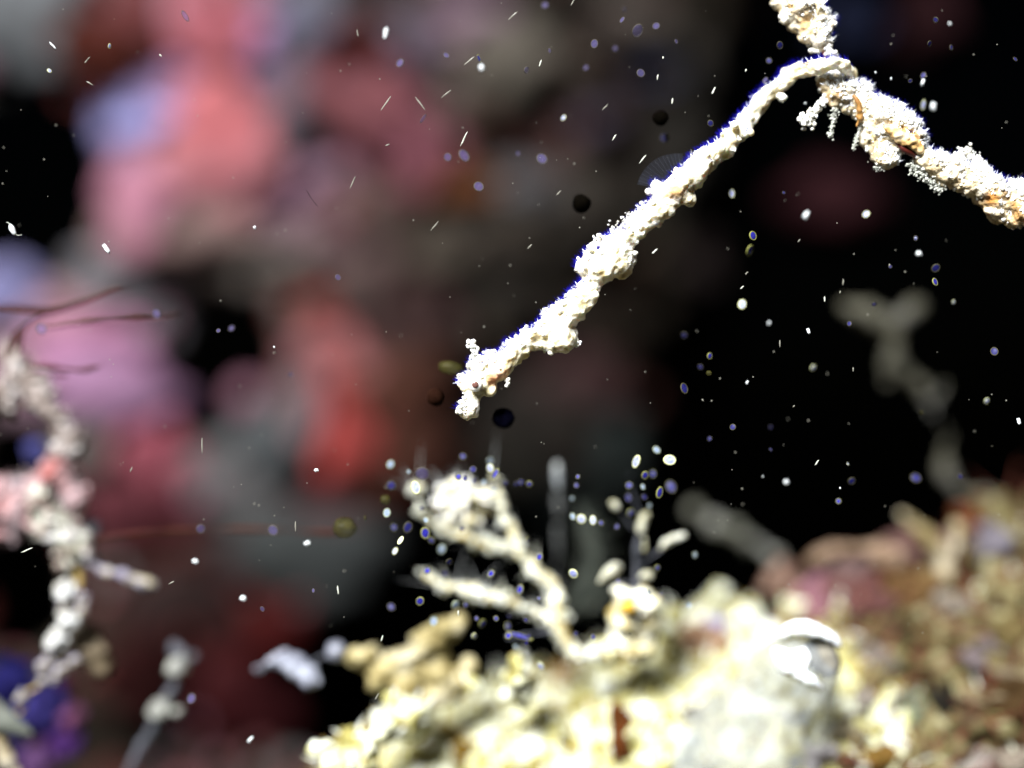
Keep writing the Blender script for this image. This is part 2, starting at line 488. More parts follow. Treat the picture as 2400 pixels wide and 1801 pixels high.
# ---- foreground reef: cream rock below, olive mound on the right
rr = random.Random(3)
TOP = [(700, 1810), (760, 1770), (830, 1745), (885, 1690), (960, 1665), (1060, 1625), (1150, 1600), (1240, 1560), (1330, 1545), (1450, 1490), (1560, 1430), (1660, 1390), (1760, 1400), (1860, 1385), (1960, 1385), (2060, 1400)]
TOPR = [(1820, 1440), (1900, 1385), (2000, 1345), (2100, 1320), (2200, 1300), (2290, 1215), (2350, 1165), (2440, 1150), (2600, 1120)]
def top_at(T, px):
    for (a, b), (c, d) in zip(T, T[1:]):
        if a <= px <= c:
            return b + (d - b) * (px - a) / (c - a)
    return T[0][1] if px < T[0][0] else T[-1][1]
def mass(T, x0, x1, n, rlo, rhi, yb, yt, core):
    out = []
    for _ in range(n):
        px = rr.uniform(x0, x1)
        t0 = top_at(T, px)
        py = t0 + (2000 - t0) * rr.random() ** 1.2
        r = rr.uniform(rlo, rhi)
        f = (py - t0) / (2000 - t0 + 1)
        y = yt + (yb - yt) * f
        w = P(px, py + r * .9, y); s = S(y)
        out.append((w.x, w.y, w.z, r * s * rr.uniform(.8, 1.2), r * s, r * s * rr.uniform(.8, 1.3)))
    for (px, py, r, y) in core:
        w = P(px, py, y); out.append((w.x, w.y, w.z, r * S(y), r * S(y), r * S(y)))
    return out
rock_sp = mass(TOP, 770, 2050, 360, 16, 46, 1.5, 3.1, [(1000, 1900, 190, 2.6), (1250, 1850, 230, 2.7), (1500, 1800, 300, 3.2), (1750, 1760, 300, 3.2), (1950, 1800, 300, 3.2), (850, 1950, 150, 2.4)])
rock_sp += [(*ball(px, py, r, y)[:3],) + (r * S(y),) * 3 for (px, py, r, y) in [
    (935, 1670, 48, 1.5), (915, 1700, 52, 1.4), (960, 1690, 42, 1.5), (808, 1765, 42, 1.2), (758, 1757, 26, 1.1), (850, 1770, 44, 1.2), (790, 1800, 50, 1.2),
    (1217, 1556, 22, 1.3), (1215, 1585, 30, 1.4), (1213, 1620, 42, 1.5), (1100, 1600, 26, 1.5), (1420, 1530, 40, 1.7), (1560, 1450, 36, 2.2), (1690, 1392, 24, 3.0)]]
rock = organic('reef_rock', rock_sp, .042, M_ROCK, layers=[(2.2, .12, 'n'), (5, .13, 'n'), (11, .06, 'n'), (22, .02, 'n')], seed=2)
tag(rock, 'cream and ochre knobbly reef rock filling the bottom of the picture', 'rock')

mound_sp = mass(TOPR, 1900, 2560, 150, 20, 55, .9, 3.4, [(2150, 1700, 260, 3.6), (2350, 1600, 300, 4.2), (2500, 1500, 300, 4.6), (2250, 1950, 250, 2.6), (2500, 1900, 300, 2.8)])
mound = organic('reef_mound', mound_sp, .05, M_OLIVE, layers=[(2.6, .16, 'n'), (7, .07, 'n'), (16, .03, 'n')], seed=5)
M_KW = mk('white_knob', [(.34, .34, .22), (.64, .67, .64)], scale=5, rough=.7, bump=.4)
M_KO = mk('ochre_knob', [(.16, .10, .02), (.36, .27, .07)], scale=4, rough=.8, bump=.4, spec=.1)
M_KB = mk('brown_knob', [(.03, .014, .006), (.10, .055, .02)], scale=4, rough=.8, bump=.4, spec=.1)
fr = lambda c, n: np.clip(.35 - n[:, 1] + .5 * n[:, 2], .02, 1)
tag(mound, 'olive and brown overgrown reef mound at the right edge', 'rock')

# ================================================================== the fish
fx = [(1990, 166, 15, .10), (1978, 154, 17, 0), (1950, 150, 18, -.08), (1918, 158, 18, 0), (1885, 164, 20, .12), (1853, 178, 20, .2), (1817, 206, 20, .22), (1792, 228, 21, .22), (1770, 257, 21, .2),
      (1750, 288, 23, .16), (1723, 318, 26, .12), (1690, 351, 29, .08), (1654, 378, 31, .05), (1618, 415, 38, 0), (1586, 446, 41, 0), (1560, 472, 34, 0), (1538, 495, 29, 0), (1504, 526, 27, 0),
      (1470, 558, 29, 0), (1438, 592, 44, 0), (1412, 622, 47, 0), (1390, 660, 29, 0), (1352, 710, 37, 0), (1318, 748, 37, 0), (1282, 782, 36, 0), (1232, 806, 28, 0), (1185, 846, 33, 0), (1150, 868, 40, 0), (1126, 888, 38, 0),
      (1112, 912, 27, 0), (1106, 935, 21, 0), (1100, 955, 23, 0), (1098, 964, 15, 0)]
fx = [(a_, b_, c_ * .93, d_) for (a_, b_, c_, d_) in fx]
body_sp = chain(fx, 0, .4)
# tail tip wrapping behind the twig
body_sp += chain([(1990, 166, 15, .10), (1991, 174, 14, .24), (1980, 180, 12, .40), (1962, 180, 11, .5), (1938, 174, 9, .46), (1925, 170, 6, .36)], 0, .4)
for (px, py, r, y) in [(1312, 795, 37, -.03), (1330, 790, 28, 0), (1452, 628, 28, 0), (1472, 608, 22, .02), (1390, 600, 24, 0), (1372, 630, 25, 0), (1372, 700, 24, 0), (1610, 462, 22, 0), (1540, 440, 16, 0), (1120, 862, 26, 0),
                       (1150, 905, 22, 0), (1080, 960, 12, 0), (1085, 970, 10, 0), (1112, 965, 13, 0), (1262, 775, 18, 0), (1098, 902, 22, 0)]:
    body_sp.append(ball(px, py, r, y))
rb = random.Random(12)
for i in range(150):          # knobs along rings of the back and belly
    k = rb.randrange(9, len(fx) - 4)
    a, b = fx[k], fx[k + 1]; t = rb.random()
    px, py, r = a[0] + (b[0] - a[0]) * t, a[1] + (b[1] - a[1]) * t, a[2] + (b[2] - a[2]) * t
    dx, dy = b[0] - a[0], b[1] - a[1]; L = math.hypot(dx, dy)
    an = rb.uniform(0, 2 * math.pi)
    body_sp.append(ball(px - dy / L * r * .92 * math.cos(an), py + dx / L * r * .92 * math.cos(an), rb.uniform(4, 9), -r * .92 * S(0) * math.sin(an)))
fish = empty('pygmy_pipehorse', P(1126, 888, 0))
tag(fish, 'slender white pipehorse hanging head down with its tail hooked over the twig', 'fish')
fish_spots = [(1585, 448, -.2, 34, (.42, .23, .05), .85), (1572, 455, -.2, 12, (.30, .16, .05), .8), (1170, 892, -.15, 30, (.62, .26, .10), .9), (1185, 880, -.12, 20, (.6, .3, .1), .7),
              (1130, 925, -.05, 30, (.34, .28, .10), .75), (1112, 940, -.05, 18, (.38, .38, .36), .6), (1445, 640, 0, 32, (.55, .40, .12), .7), (1228, 842, 0, 28, (.58, .45, .10), .7), (1120, 960, -.05, 16, (.45, .46, .46), .6), (1545, 470, -.15, 10, (.6, .25, .28), .7),
              (1300, 830, -.05, 30, (.52, .5, .38), .6), (1770, 262, -.05, 50, (.52, .50, .34), .7), (1740, 300, -.05, 30, (.5, .48, .32), .6)]
body = organic('body', body_sp, .017, M_FISH, fish, layers=[(5, .05, 'n'), (12, .028, 'n'), (26, .012, 'n')], seed=4, spots=fish_spots)
def keep_back(c, n):
    return np.clip(.25 + n[:, 2] * 1.0 - n[:, 0] * .9, 0.02, 1) * (c[:, 0] < P(1560, 0)[0])
grains('skin_granules', body, fish, M_GRAIN, 200, (.012, .04), 3, keep_back, sub=2, sm=True)
# crest on the head, a lacy tuft of white grains
def tuft(name, pts, spread, count, size, mat, parent, seed, y=0.0, sub=1):
    r = random.Random(seed)
    sph = []
    for _ in range(count):
        t = r.random() * (len(pts) - 1); i = min(int(t), len(pts) - 2); u = t - i
        a, b = pts[i], pts[i + 1]
        sp = (a[2] + (b[2] - a[2]) * u) * spread
        yy = (a[3] if len(a) > 3 else y)
        w = P(a[0] + (b[0] - a[0]) * u + r.gauss(0, sp), a[1] + (b[1] - a[1]) * u + r.gauss(0, sp), yy + r.gauss(0, sp) * S(0))
        q = r.uniform(*size)
        sph.append((w.x, w.y, w.z, q * r.uniform(.7, 1.3), q * r.uniform(.7, 1.3), q * r.uniform(.7, 1.3)))
    V, F = join_spheres(sph, sub)
    rs = np.random.RandomState(seed)
    V = V + rs.normal(0, .12, V.shape) * size[0]
    return V, F
def tuft_obj(name, pts, spread, count, size, mat, parent, seed, y=0.0, thread=None, sub=1):
    V, F = tuft(name, pts, spread, count, size, mat, parent, seed, y, sub)
    if thread:
        T = chain([(p[0], p[1], thread, p[3] if len(p) > 3 else y) for p in pts], y, .8)
        V2, F2 = join_spheres(T, 1)
        F = np.concatenate([F, F2 + len(V)]); V = np.concatenate([V, V2])
    o = put(name, mesh_from(name, V, F), mat, parent)
    o['kind'] = 'stuff'
    return o
tuft_obj('head_crest', [(1112, 852, 9), (1109, 835, 7), (1112, 820, 7), (1107, 808, 8), (1104, 802, 7)], .62, 85, (.012, .032), M_GRAIN, fish, 5, -.02, thread=3)
tuft_obj('chin_bristle', [(1094, 915, 4), (1089, 930, 4), (1088, 938, 4), (1081, 942, 3)], .7, 22, (.009, .02), M_GRAIN, fish, 6, -.05, thread=1.5)
tuft_obj('back_lace', [(1478, 505, 5), (1466, 520, 9), (1450, 535, 11), (1434, 543, 9)], .8, 130, (.006, .016), M_GRAIN, fish, 7, .03, thread=2)
tuft_obj('back_tuft', [(1406, 556, 6), (1400, 566, 9), (1392, 580, 10), (1380, 600, 9)], .7, 60, (.015, .035), M_GRAIN, fish, 8, -.03, thread=4)
tuft_obj('flank_tuft', [(1262, 762, 5), (1256, 766, 6), (1250, 770, 5)], .7, 26, (.012, .03), M_GRAIN, fish, 9, -.02)
tuft_obj('flank_tuft', [(1316, 716, 6), (1312, 722, 7), (1306, 728, 5)], .8, 30, (.012, .03), M_GRAIN, fish, 10, -.04)
tuft_obj('belly_bud', [(1346, 800, 5), (1354, 806, 5), (1352, 812, 4)], .6, 16, (.012, .026), M_GRAIN, fish, 11, -.02)
tuft_obj('belly_bud', [(1474, 610, 7), (1478, 618, 7)], .6, 16, (.02, .04), M_GRAIN, fish, 13, -.06)
tuft_obj('cheek_bud', [(1186, 898, 6), (1192, 892, 6)], .6, 14, (.016, .03), M_GRAIN, fish, 14, -.1)
tuft_obj('snout_grains', [(1090, 950, 9), (1082, 960, 9), (1090, 966, 8)], .7, 36, (.012, .028), M_GRAIN, fish, 15, -.07)
# soft knob under the tail
o = blob('tail_knob', 1832, 229, .12, 12, 11, .06, M_GRAIN, fish, seed=3, sub=3)
# eye standing proud of the cheek
iris = put('eye', mesh_from('eye', *join_spheres([(0, 0, 0, .085, .06, .085)], 3)), M_IRIS, fish); smooth(iris.data)
iris.location = P(1114, 902, -.165) - fish.location; iris.matrix_parent_inverse = Matrix.Identity(4)
pup = put('pupil', mesh_from('pupil', *join_spheres([(0, 0, 0, .040, .018, .040)], 3)), M_PUPIL); smooth(pup.data)
pup.parent = iris; pup.location = (.0, -.055, 0)
# clear fin on the back: thin rays and a membrane
def fin(parent, base, tip_dir, n, seed):
    V = []; Fq = []
    for i in range(n):
        t = i / (n - 1)
        b = P(base[0][0] + (base[1][0] - base[0][0]) * t, base[0][1] + (base[1][1] - base[0][1]) * t, 0)
        an = math.radians(tip_dir[0] + (tip_dir[1] - tip_dir[0]) * t)
        L = (tip_dir[2] * (.55 + .45 * math.sin(math.pi * (t * .8 + .15)))) * S(0)
        d = Vector((math.cos(an), .12 * math.sin(t * 9), math.sin(an)))
        for k in range(6):
            V.append((b + d * L * k / 5)[:])
    for i in range(n - 1):
        for k in range(5):
            Fq.append((i * 6 + k, i * 6 + k + 1, (i + 1) * 6 + k + 1, (i + 1) * 6 + k))
    mem = put('dorsal_fin', mesh_from('dorsal_fin', V, Fq), M_FIN, parent)
    sol = mem.modifiers.new('t', 'SOLIDIFY'); sol.thickness = .004
    rays = []
    for i in range(0, n):
        for k in range(5):
            a, b = Vector(V[i * 6 + k]), Vector(V[i * 6 + k + 1])
            for u in range(4):
                c = a.lerp(b, u / 4); rays.append((*c, .0045))
    M_RAY = mk('fin_ray', [(.03, .035, .045), (.05, .055, .07)], bump=0, spec=.05, alpha=.4)
    put('fin_rays', mesh_from('fin_rays', *join_spheres(rays, 1)), M_RAY, mem)
fin(fish, ((1532, 440), (1600, 392)), (168, 92, 52), 15, 1)

# ================================================================== the twig that the fish holds
twig = empty('crusted_twig', P(1930, 175, .2))
tag(twig, 'crooked twig crusted with white grains, gripped by the fish tail', 'twig')
seg_a = chain([(1855, -160, 66, .3), (1862, -60, 64, .3), (1872, 0, 58, .28), (1890, 36, 48, .25), (1908, 66, 42, .22), (1920, 92, 26, .2), (1926, 108, 12, .2)])
seg_a += [ball(px, py, r, y) for (px, py, r, y) in [(1826, 4, 22, .25), (1850, 34, 24, .2), (1938, 60, 22, .2), (1862, 62, 16, .2), (1884, 88, 18, .2), (1932, 84, 20, .22)]]
tw_spots = [(1892, 55, 0, 34, (.62, .34, .08), .85), (1850, 8, 0, 30, (.66, .42, .14), .7), (1930, 185, 0, 26, (.62, .38, .12), .8), (2125, 322, -.1, 36, (.60, .34, .08), .9), (2326, 466, -.1, 26, (.5, .22, .04), .95), (2270, 430, -.15, 40, (.62, .42, .16), .6), (2392, 500, -.1, 34, (.55, .28, .07), .8), (2056, 318, 0, 30, (.62, .46, .22), .6), (2345, 505, -.1, 34, (.46, .40, .28), .5), (2005, 250, 0, 12, (.7, .3, .4), .5)]
slim = lambda L_: [(*q_[:3], q_[3] * .92) for q_ in L_]
crA = organic('upper_crust', slim(seg_a), .026, M_TWIG, twig, layers=[(6, .06, 'n'), (16, .035, 'n'), (40, .014, 'n')], seed=21, spots=tw_spots)
stalk = organic('thin_stalk', chain([(1924, 100, 7, .2), (1930, 122, 5, .22), (1939, 142, 5, .26), (1938, 165, 8, .3), (1935, 185, 12, .28)]), .018, M_PINK, twig, layers=[(14, .012, 'n')])
seg_b = chain([(1934, 182, 20, .28), (1948, 200, 34, .22), (1968, 218, 38, .2), (1996, 228, 32, .2), (2020, 244, 34, .2), (2052, 270, 46, .18), (2084, 288, 52, .15), (2116, 314, 46, .12), (2142, 338, 28, .12), (2150, 358, 16, .12)])
seg_b += [ball(px, py, r, y) for (px, py, r, y) in [(1955, 236, 18, .18), (1985, 250, 18, .16), (2024, 214, 22, .2), (2048, 316, 34, .14), (2060, 340, 24, .14), (2077, 370, 28, .1), (2070, 358, 24, .12), (2100, 268, 26, .2), (2140, 300, 24, .16)]]
crB = organic('middle_crust', slim(seg_b), .026, M_TWIG, twig, layers=[(6, .06, 'n'), (16, .04, 'n'), (40, .016, 'n')], seed=22, spots=tw_spots)
seg_c = chain([(2146, 352, 13, .12), (2166, 374, 28, .1), (2195, 394, 36, .1), (2233, 406, 38, .1), (2269, 418, 40, .08), (2305, 440, 44, .06), (2341, 458, 42, .04), (2378, 474, 46, .02), (2420, 492, 52, 0), (2480, 530, 58, 0), (2560, 580, 60, 0)])
seg_c += [ball(px, py, r, y) for (px, py, r, y) in [(2345, 500, 30, .06), (2372, 512, 28, .04), (2330, 488, 26, .06), (2300, 470, 18, .06), (2210, 420, 22, .1), (2395, 450, 30, 0), (2240, 376, 16, .12), (2290, 400, 20, .1)]]
crC = organic('lower_crust', slim(seg_c), .026, M_TWIG, twig, layers=[(6, .06, 'n'), (16, .04, 'n'), (40, .016, 'n')], seed=23, spots=tw_spots)
top_w = lambda c, n: np.clip(.15 + n[:, 2] * .8 + n[:, 0] * .6, .03, 1)
grains('crust_grains', crA, crA, M_GRAIN, 1500, (.007, .03), 31, top_w)
grains('crust_grains', crB, crB, M_GRAIN, 2600, (.007, .032), 32, top_w)
grains('crust_grains', crC, crC, M_GRAIN, 2800, (.007, .032), 33, top_w)
organic('brown_strap', chain([(2002, 226, 5, .02), (2011, 244, 7, .02), (2016, 264, 8, .04), (2013, 284, 7, .05), (2008, 296, 4, .07)]), .018, M_BROWN, twig, layers=[(7, .03, 'n'), (18, .02, 'n')])
organic('brown_blade', chain([(2080, 300, 7, -.06), (2104, 314, 15, -.07), (2126, 328, 16, -.07), (2146, 342, 13, -.06), (2158, 354, 7, -.02)]), .018, mk('tan_blade', [(.40, .20, .05), (.62, .42, .18), (.78, .7, .52)], scale=5, rough=.6, contrast=.3), twig, layers=[(6, .04, 'n'), (16, .03, 'n')])
organic('blade_shadow', chain([(2100, 332, 5, -.02), (2118, 348, 9, -.03), (2136, 360, 8, 0), (2150, 366, 4, .03)]), .018, mk('dark_red_shadow', [(.06, .008, .006), (.12, .02, .01)], scale=5, rough=.5), twig)  # shadow beneath the brown blade, shaped as a dark red strip
tuft_obj('loose_tuft', [(2244, 372, 6), (2262, 360, 10), (2284, 372, 12), (2300, 392, 9)], .8, 150, (.008, .026), M_GRAIN, twig, 41, .1, thread=2)
tuft_obj('loose_tuft', [(2105, 250, 5), (2096, 246, 8), (2115, 256, 8)], .8, 50, (.01, .026), M_GRAIN, twig, 42, .15)
tuft_obj('lace_tuft', [(2135, 384, 8), (2146, 402, 12), (2170, 416, 12), (2200, 436, 11), (2212, 440, 7)], .75, 260, (.006, .018), M_LACE, twig, 43, .08, thread=2)
tuft_obj('lace_tuft', [(2060, 384, 6), (2070, 394, 6), (2052, 398, 5)], .8, 50, (.006, .014), M_LACE, twig, 44, .1)
tuft_obj('hanging_tuft', [(1934, 236, 6), (1918, 250, 8), (1908, 258, 9), (1898, 272, 8), (1886, 284, 13), (1896, 290, 8)], .6, 120, (.012, .036), M_GRAIN, twig, 45, .05, thread=3)
tuft_obj('hanging_tuft', [(1960, 258, 8), (1954, 274, 9), (1950, 292, 5), (1948, 308, 4), (1946, 322, 5)], .6, 110, (.006, .018), M_LACE, twig, 46, .1, thread=2)
tuft_obj('hanging_tuft', [(2016, 300, 3), (2008, 322, 5), (2004, 336, 4), (2000, 354, 4)], .6, 50, (.006, .016), M_LACE, twig, 47, .1, thread=1.5)
tuft_obj('neck_grains', [(1900, 119, 4), (1908, 120, 2), (1917, 122, 4)], .5, 16, (.012, .03), M_GRAIN, twig, 48, .15, thread=1.5)
tuft_obj('neck_grains', [(1944, 106, 5), (1938, 118, 6), (1948, 128, 8), (1958, 132, 5)], .6, 36, (.014, .036), M_GRAIN, twig, 49, .15, thread=2)

# ---- added blue hairs that shape a lens colour fringe along bright edges
M_FRINGE = mk('blue_fringe', [(.006, .004, .22), (.012, .010, .34)], scale=5, rough=.9, spec=.02, bump=0, alpha=.32)
def fuzz(host, parent, n, axis, lo, length, seed, mat=None, q=.006, name='blue_lens_fringe', edge=.62, bend=.3):
    me = host.data
    r = np.random.RandomState(seed)
    m = len(me.polygons)
    ce = np.empty(m * 3, dtype=np.float32); me.polygons.foreach_get('center', ce); ce = ce.reshape(-1, 3)
    no = np.empty(m * 3, dtype=np.float32); me.polygons.foreach_get('normal', no); no = no.reshape(-1, 3)
    ar = np.empty(m, dtype=np.float32); me.polygons.foreach_get('area', ar)
    ax = np.array(axis) / np.linalg.norm(axis)
    w = ar * np.clip(no @ ax - lo, 0, 1) * np.clip(edge - np.abs(no[:, 1]), 0, 1)
    idx = r.choice(m, n, p=(w / w.sum()).astype(float) / (w / w.sum()).astype(float).sum())
    V = []; F = []
    for k, i in enumerate(idx):
        d = no[i] * .5 + ax * .6 + r.normal(0, bend, 3); d /= np.linalg.norm(d)
        u = np.cross(d, [.3, 1, .2]); u /= np.linalg.norm(u); v = np.cross(d, u)
        L = length * (r.rand() ** 1.6) + .015
        b = ce[i]
        V += [b + u * q, b - u * q * .5 + v * q * .87, b - u * q * .5 - v * q * .87, b + d * L]
        F += [(4 * k, 4 * k + 1, 4 * k + 3), (4 * k + 1, 4 * k + 2, 4 * k + 3), (4 * k + 2, 4 * k, 4 * k + 3)]
    o = put(name, mesh_from(name, V, F), mat or M_FRINGE, parent)
    o['kind'] = 'stuff'
    return o
M_SPK = mk('frost_crystal', [(.7, .74, .8), (.86, .88, .88)], scale=8, rough=.4, bump=0, alpha=.9)
for h_, p_, n_, sd_ in ((crA, twig, 900, 71), (crB, twig, 1700, 72), (crC, twig, 1700, 73)):
    fuzz(h_, p_, n_, (.4, -.2, .8), -.2, .085, sd_, M_SPK, .011, 'frost_crystals', 1.6, .5)
fuzz(body, fish, 700, (-.62, 0, .78), .1, .05, 74, M_SPK, .010, 'frost_crystals', 1.6, .5)
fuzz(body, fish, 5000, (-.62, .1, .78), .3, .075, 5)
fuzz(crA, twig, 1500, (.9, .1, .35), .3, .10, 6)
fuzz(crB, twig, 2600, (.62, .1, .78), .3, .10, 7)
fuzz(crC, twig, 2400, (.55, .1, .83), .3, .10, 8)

M_STR = mk('red_brown_strand', [(.03, .007, .005), (.12, .036, .022)], scale=4, rough=.8, bump=0, spec=.1)
M_OST = mk('olive_strand', [(.05, .040, .01), (.15, .135, .055)], scale=4, rough=.8, bump=0, spec=.1)
fuzz(rock, rock, 1500, (-.1, -.5, .8), -.2, .34, 11, M_KW, .035, 'pale_bristles', 1.6, .6)
fuzz(rock, rock, 800, (-.1, -.5, .8), -.2, .30, 12, M_KO, .035, 'ochre_bristles', 1.6, .6)
fuzz(mound, mound, 1500, (-.2, -.4, .8), -.2, .7, 13, M_STR, .03, 'red_brown_strands', 1.6, .7)
fuzz(mound, mound, 1300, (-.2, -.4, .8), -.2, .42, 14, M_OST, .035, 'olive_strands', 1.6, .7)
fuzz(mound, mound, 120, (-.2, -.4, .8), -.2, .30, 15, M_KW, .035, 'pale_bristles', 1.6, .7)

# ================================================================== hydroids on the rock
M_CYAN = mk('cyan_white_disc', [(.10, .16, .34), (.30, .36, .46)], scale=2, rough=.6, bump=0, spec=.1, alpha=.6)
M_DOT = mk('blue_disc', [(.014, .013, .20), (.03, .03, .28)], scale=2, rough=.6, bump=0, spec=.05, alpha=.75)
M_HAIR = mk('glassy_hair', [(.3, .32, .34), (.5, .52, .5)], bump=0, alpha=.5)
hyd = empty('branched_hydroid', P(1347, 1541, 1.6))
tag(hyd, 'cream branching hydroid with a white fluffy head, growing from the rock', 'hydroid')
YH = 1.55
lay = [(5, .06, 'n'), (13, .06, 'n'), (28, .02, 'n')]
organic('main_stem', chain([(1350, 1545, 15.3), (1325, 1500, 14.2), (1307, 1462, 18.9), (1300, 1420, 15.3), (1307, 1389, 14.2), (1256, 1338, 16.6), (1222, 1297, 14.2), (1198, 1240, 14.2), (1181, 1213, 11.8), (1175, 1179, 7.1), (1165, 1140, 3.5), (1151, 1101, 3.5)], YH), .03, M_HYD, hyd, layers=lay, seed=51)
organic('side_stem', chain([(1307, 1460, 16.6), (1239, 1430, 10.7), (1188, 1409, 13.0), (1137, 1396, 10.7), (1086, 1379, 10.7), (1050, 1380, 7.1), (1002, 1352, 5.3), (968, 1331, 3.0)], YH), .03, M_HYD, hyd, layers=lay, seed=52)
organic('side_stem', chain([(1215, 1290, 10.7), (1158, 1280, 11.2), (1103, 1263, 8.9), (1046, 1243, 8.9), (998, 1213, 5.9), (981, 1180, 3.5), (980, 1152, 5.3), (974, 1140, 5.9)], YH + .1), .03, M_HYD, hyd, layers=lay, seed=53)
organic('side_stem', chain([(1290, 1478, 7.1), (1256, 1484, 5.3), (1220, 1492, 4.8), (1191, 1494, 5.3)], YH - .2), .025, M_DIMHYD, hyd, layers=[(12, .02, 'n')], seed=54)
rh = random.Random(5)
head_sp = []
for _ in range(60):
    a = rh.uniform(0, 6.28); q = math.sqrt(rh.random())
    head_sp.append(ball(1088 + 62 * q * math.cos(a), 1180 + 48 * q * math.sin(a), rh.uniform(7, 18), YH + .15 + rh.uniform(-.25, .25)))
hd = organic('fluffy_head', head_sp, .03, M_HYD, hyd, layers=[(8, .05, 'n'), (18, .03, 'n')], seed=55)
grains('head_grains', hd, hd, M_GRAIN, 240, (.02, .05), 56)
fuzz(hd, hd, 160, (-.3, 0, .7), -.6, .36, 59, M_HAIR, .008, 'glassy_hairs', 1.6, .5)

for q_ in [c_ for c_ in hyd.children if c_.name.split('.')[0] in ('main_stem', 'side_stem')]:
    if q_.data.materials[0] == M_HYD:
        grains('stem_buds', q_, q_, M_KW, 60, (.02, .055), 57, sub=2, sm=True)
        fuzz(q_, q_, 50, (-.5, 0, .7), -1, .6, 58, M_HAIR, .008, 'glassy_hairs', 1.6, .7)
        fuzz(q_, q_, 60, (-.3, 0, .6), -1, .26, 59, M_KW, .018, 'branchlets', 1.6, .7)
st = empty('stemmed_hydroid', P(1307, 1300, 2.4))
tag(st, 'tall dim grey polyp stem with an elongated white tip, right of the fluffy head', 'hydroid')
organic('stem', chain([(1318, 1430, 7), (1310, 1380, 5), (1304, 1330, 6), (1308, 1290, 4), (1306, 1250, 5), (1309, 1222, 4), (1307, 1200, 6), (1310, 1186, 11), (1307, 1172, 5), (1306, 1150, 5)], 2.5), .026, mk('clear_stem', [(.10, .11, .11), (.22, .23, .23)], scale=4, rough=.8, spec=.1, alpha=.35), st, layers=[(8, .05, 'n'), (20, .03, 'n')], seed=61)
organic('tip', chain([(1309, 1146, 7.4), (1307, 1122, 10.5), (1306, 1100, 9.9), (1305, 1088, 6.2)], 2.1), .03, mk('pale_tip', [(.18, .2, .22), (.32, .34, .34)], scale=5, rough=.6), st, layers=[(10, .02, 'n')], seed=62)

st = empty('stemmed_hydroid', P(1490, 1430, 1.5))
tag(st, 'upright polyp stem with plump white buds, standing on the rock right of the branching hydroid', 'hydroid')
organic('stem', chain([(1490, 1440, 11.2), (1490, 1355, 7.4), (1490, 1294, 7.4), (1500, 1250, 6.2), (1507, 1220, 5.6), (1490, 1180, 3.1), (1478, 1135, 3.1), (1476, 1110, 2.5)], 1.4), .026, M_DIMHYD, st, layers=[(10, .02, 'n')], seed=63)
M_BUD = mk('white_bud', [(.26, .25, .14), (.56, .57, .5)], scale=4, rough=.5, sss=.2)
for k, pts in enumerate([[(1502, 1240, 7.7), (1507, 1222, 11.5), (1511, 1205, 8.9)], [(1507, 1290, 7.1), (1512, 1276, 8.3), (1510, 1262, 5.7)], [(1545, 1292, 3.9), (1560, 1276, 9.6), (1580, 1262, 11.5), (1600, 1254, 7.7)],
                         [(1408, 1360, 5.1), (1422, 1348, 10.9), (1438, 1334, 12.8), (1450, 1326, 7.7)], [(1432, 1178, 7.7), (1442, 1187, 10.9), (1450, 1194, 7.1)], [(1505, 1352, 8.9), (1520, 1350, 10.2), (1530, 1344, 5.7)]]):
    organic('bud', chain(pts, 1.3), .028, M_BUD, st, layers=[(7, .05, 'n'), (16, .03, 'n')], seed=64 + k)
for pts in ([(1494, 1330, 4), (1520, 1310, 4), (1550, 1288, 5)], [(1488, 1370, 4), (1450, 1365, 4), (1412, 1358, 5)], [(1484, 1240, 4), (1465, 1215, 3), (1446, 1192, 4)], [(1492, 1358, 5), (1508, 1352, 5)], [(1498, 1290, 6), (1508, 1284, 6)]):
    organic('bud_stalk', chain(pts, 1.4), .02, M_DIMHYD, st, seed=3)
kn = empty('knob_sponge', P(1475, 1460, 1.4))
tag(kn, 'cream knob with an orange spot at the foot of the budded polyp stem', 'sponge')
ob = organic('body', [ball(1475, 1415, 36, 1.4), ball(1500, 1400, 26, 1.4), ball(1465, 1450, 40, 1.5), ball(1520, 1420, 22, 1.4), ball(1535, 1410, 15, 1.4), ball(1480, 1500, 56, 1.7), ball(1515, 1460, 34, 1.6), ball(1450, 1385, 16, 1.4)], .03, M_HYD, kn, layers=lay, seed=71)
blob('orange_spot', 1470, 1420, 1.19, 17, 20, .09, mk('orange_spot', [(.62, .33, .02), (.7, .42, .05)], scale=4), kn, seed=4, sub=3)

gh = empty('feathery_tuft', P(1390, 1400, 2.7))
tag(gh, 'blurred grey green feathery tuft between the two polyp stems', 'hydroid')
M_FEATH = mk('grey_green_feather', [(.05, .06, .05), (.09, .10, .085)], scale=3, rough=.8, spec=.1, alpha=.7)
organic('frond', chain([(1330, 1440, 11.0), (1370, 1390, 13.0), (1395, 1330, 15.0), (1390, 1270, 13.0), (1370, 1225, 9.0)], 2.9), .05, M_FEATH, gh, layers=[(4, .08, 'n'), (10, .05, 'n')], seed=72)
fuzz(gh.children[-1], gh.children[-1], 160, (.2, 0, .8), -1, .7, 81, M_FEATH, .016, 'feather_hairs', 1.6, .8)
organic('frond', chain([(1380, 1430, 10.0), (1420, 1390, 10.0), (1415, 1330, 7.0)], 2.8), .05, M_FEATH, gh, layers=[(4, .06, 'n'), (10, .05, 'n')], seed=73)

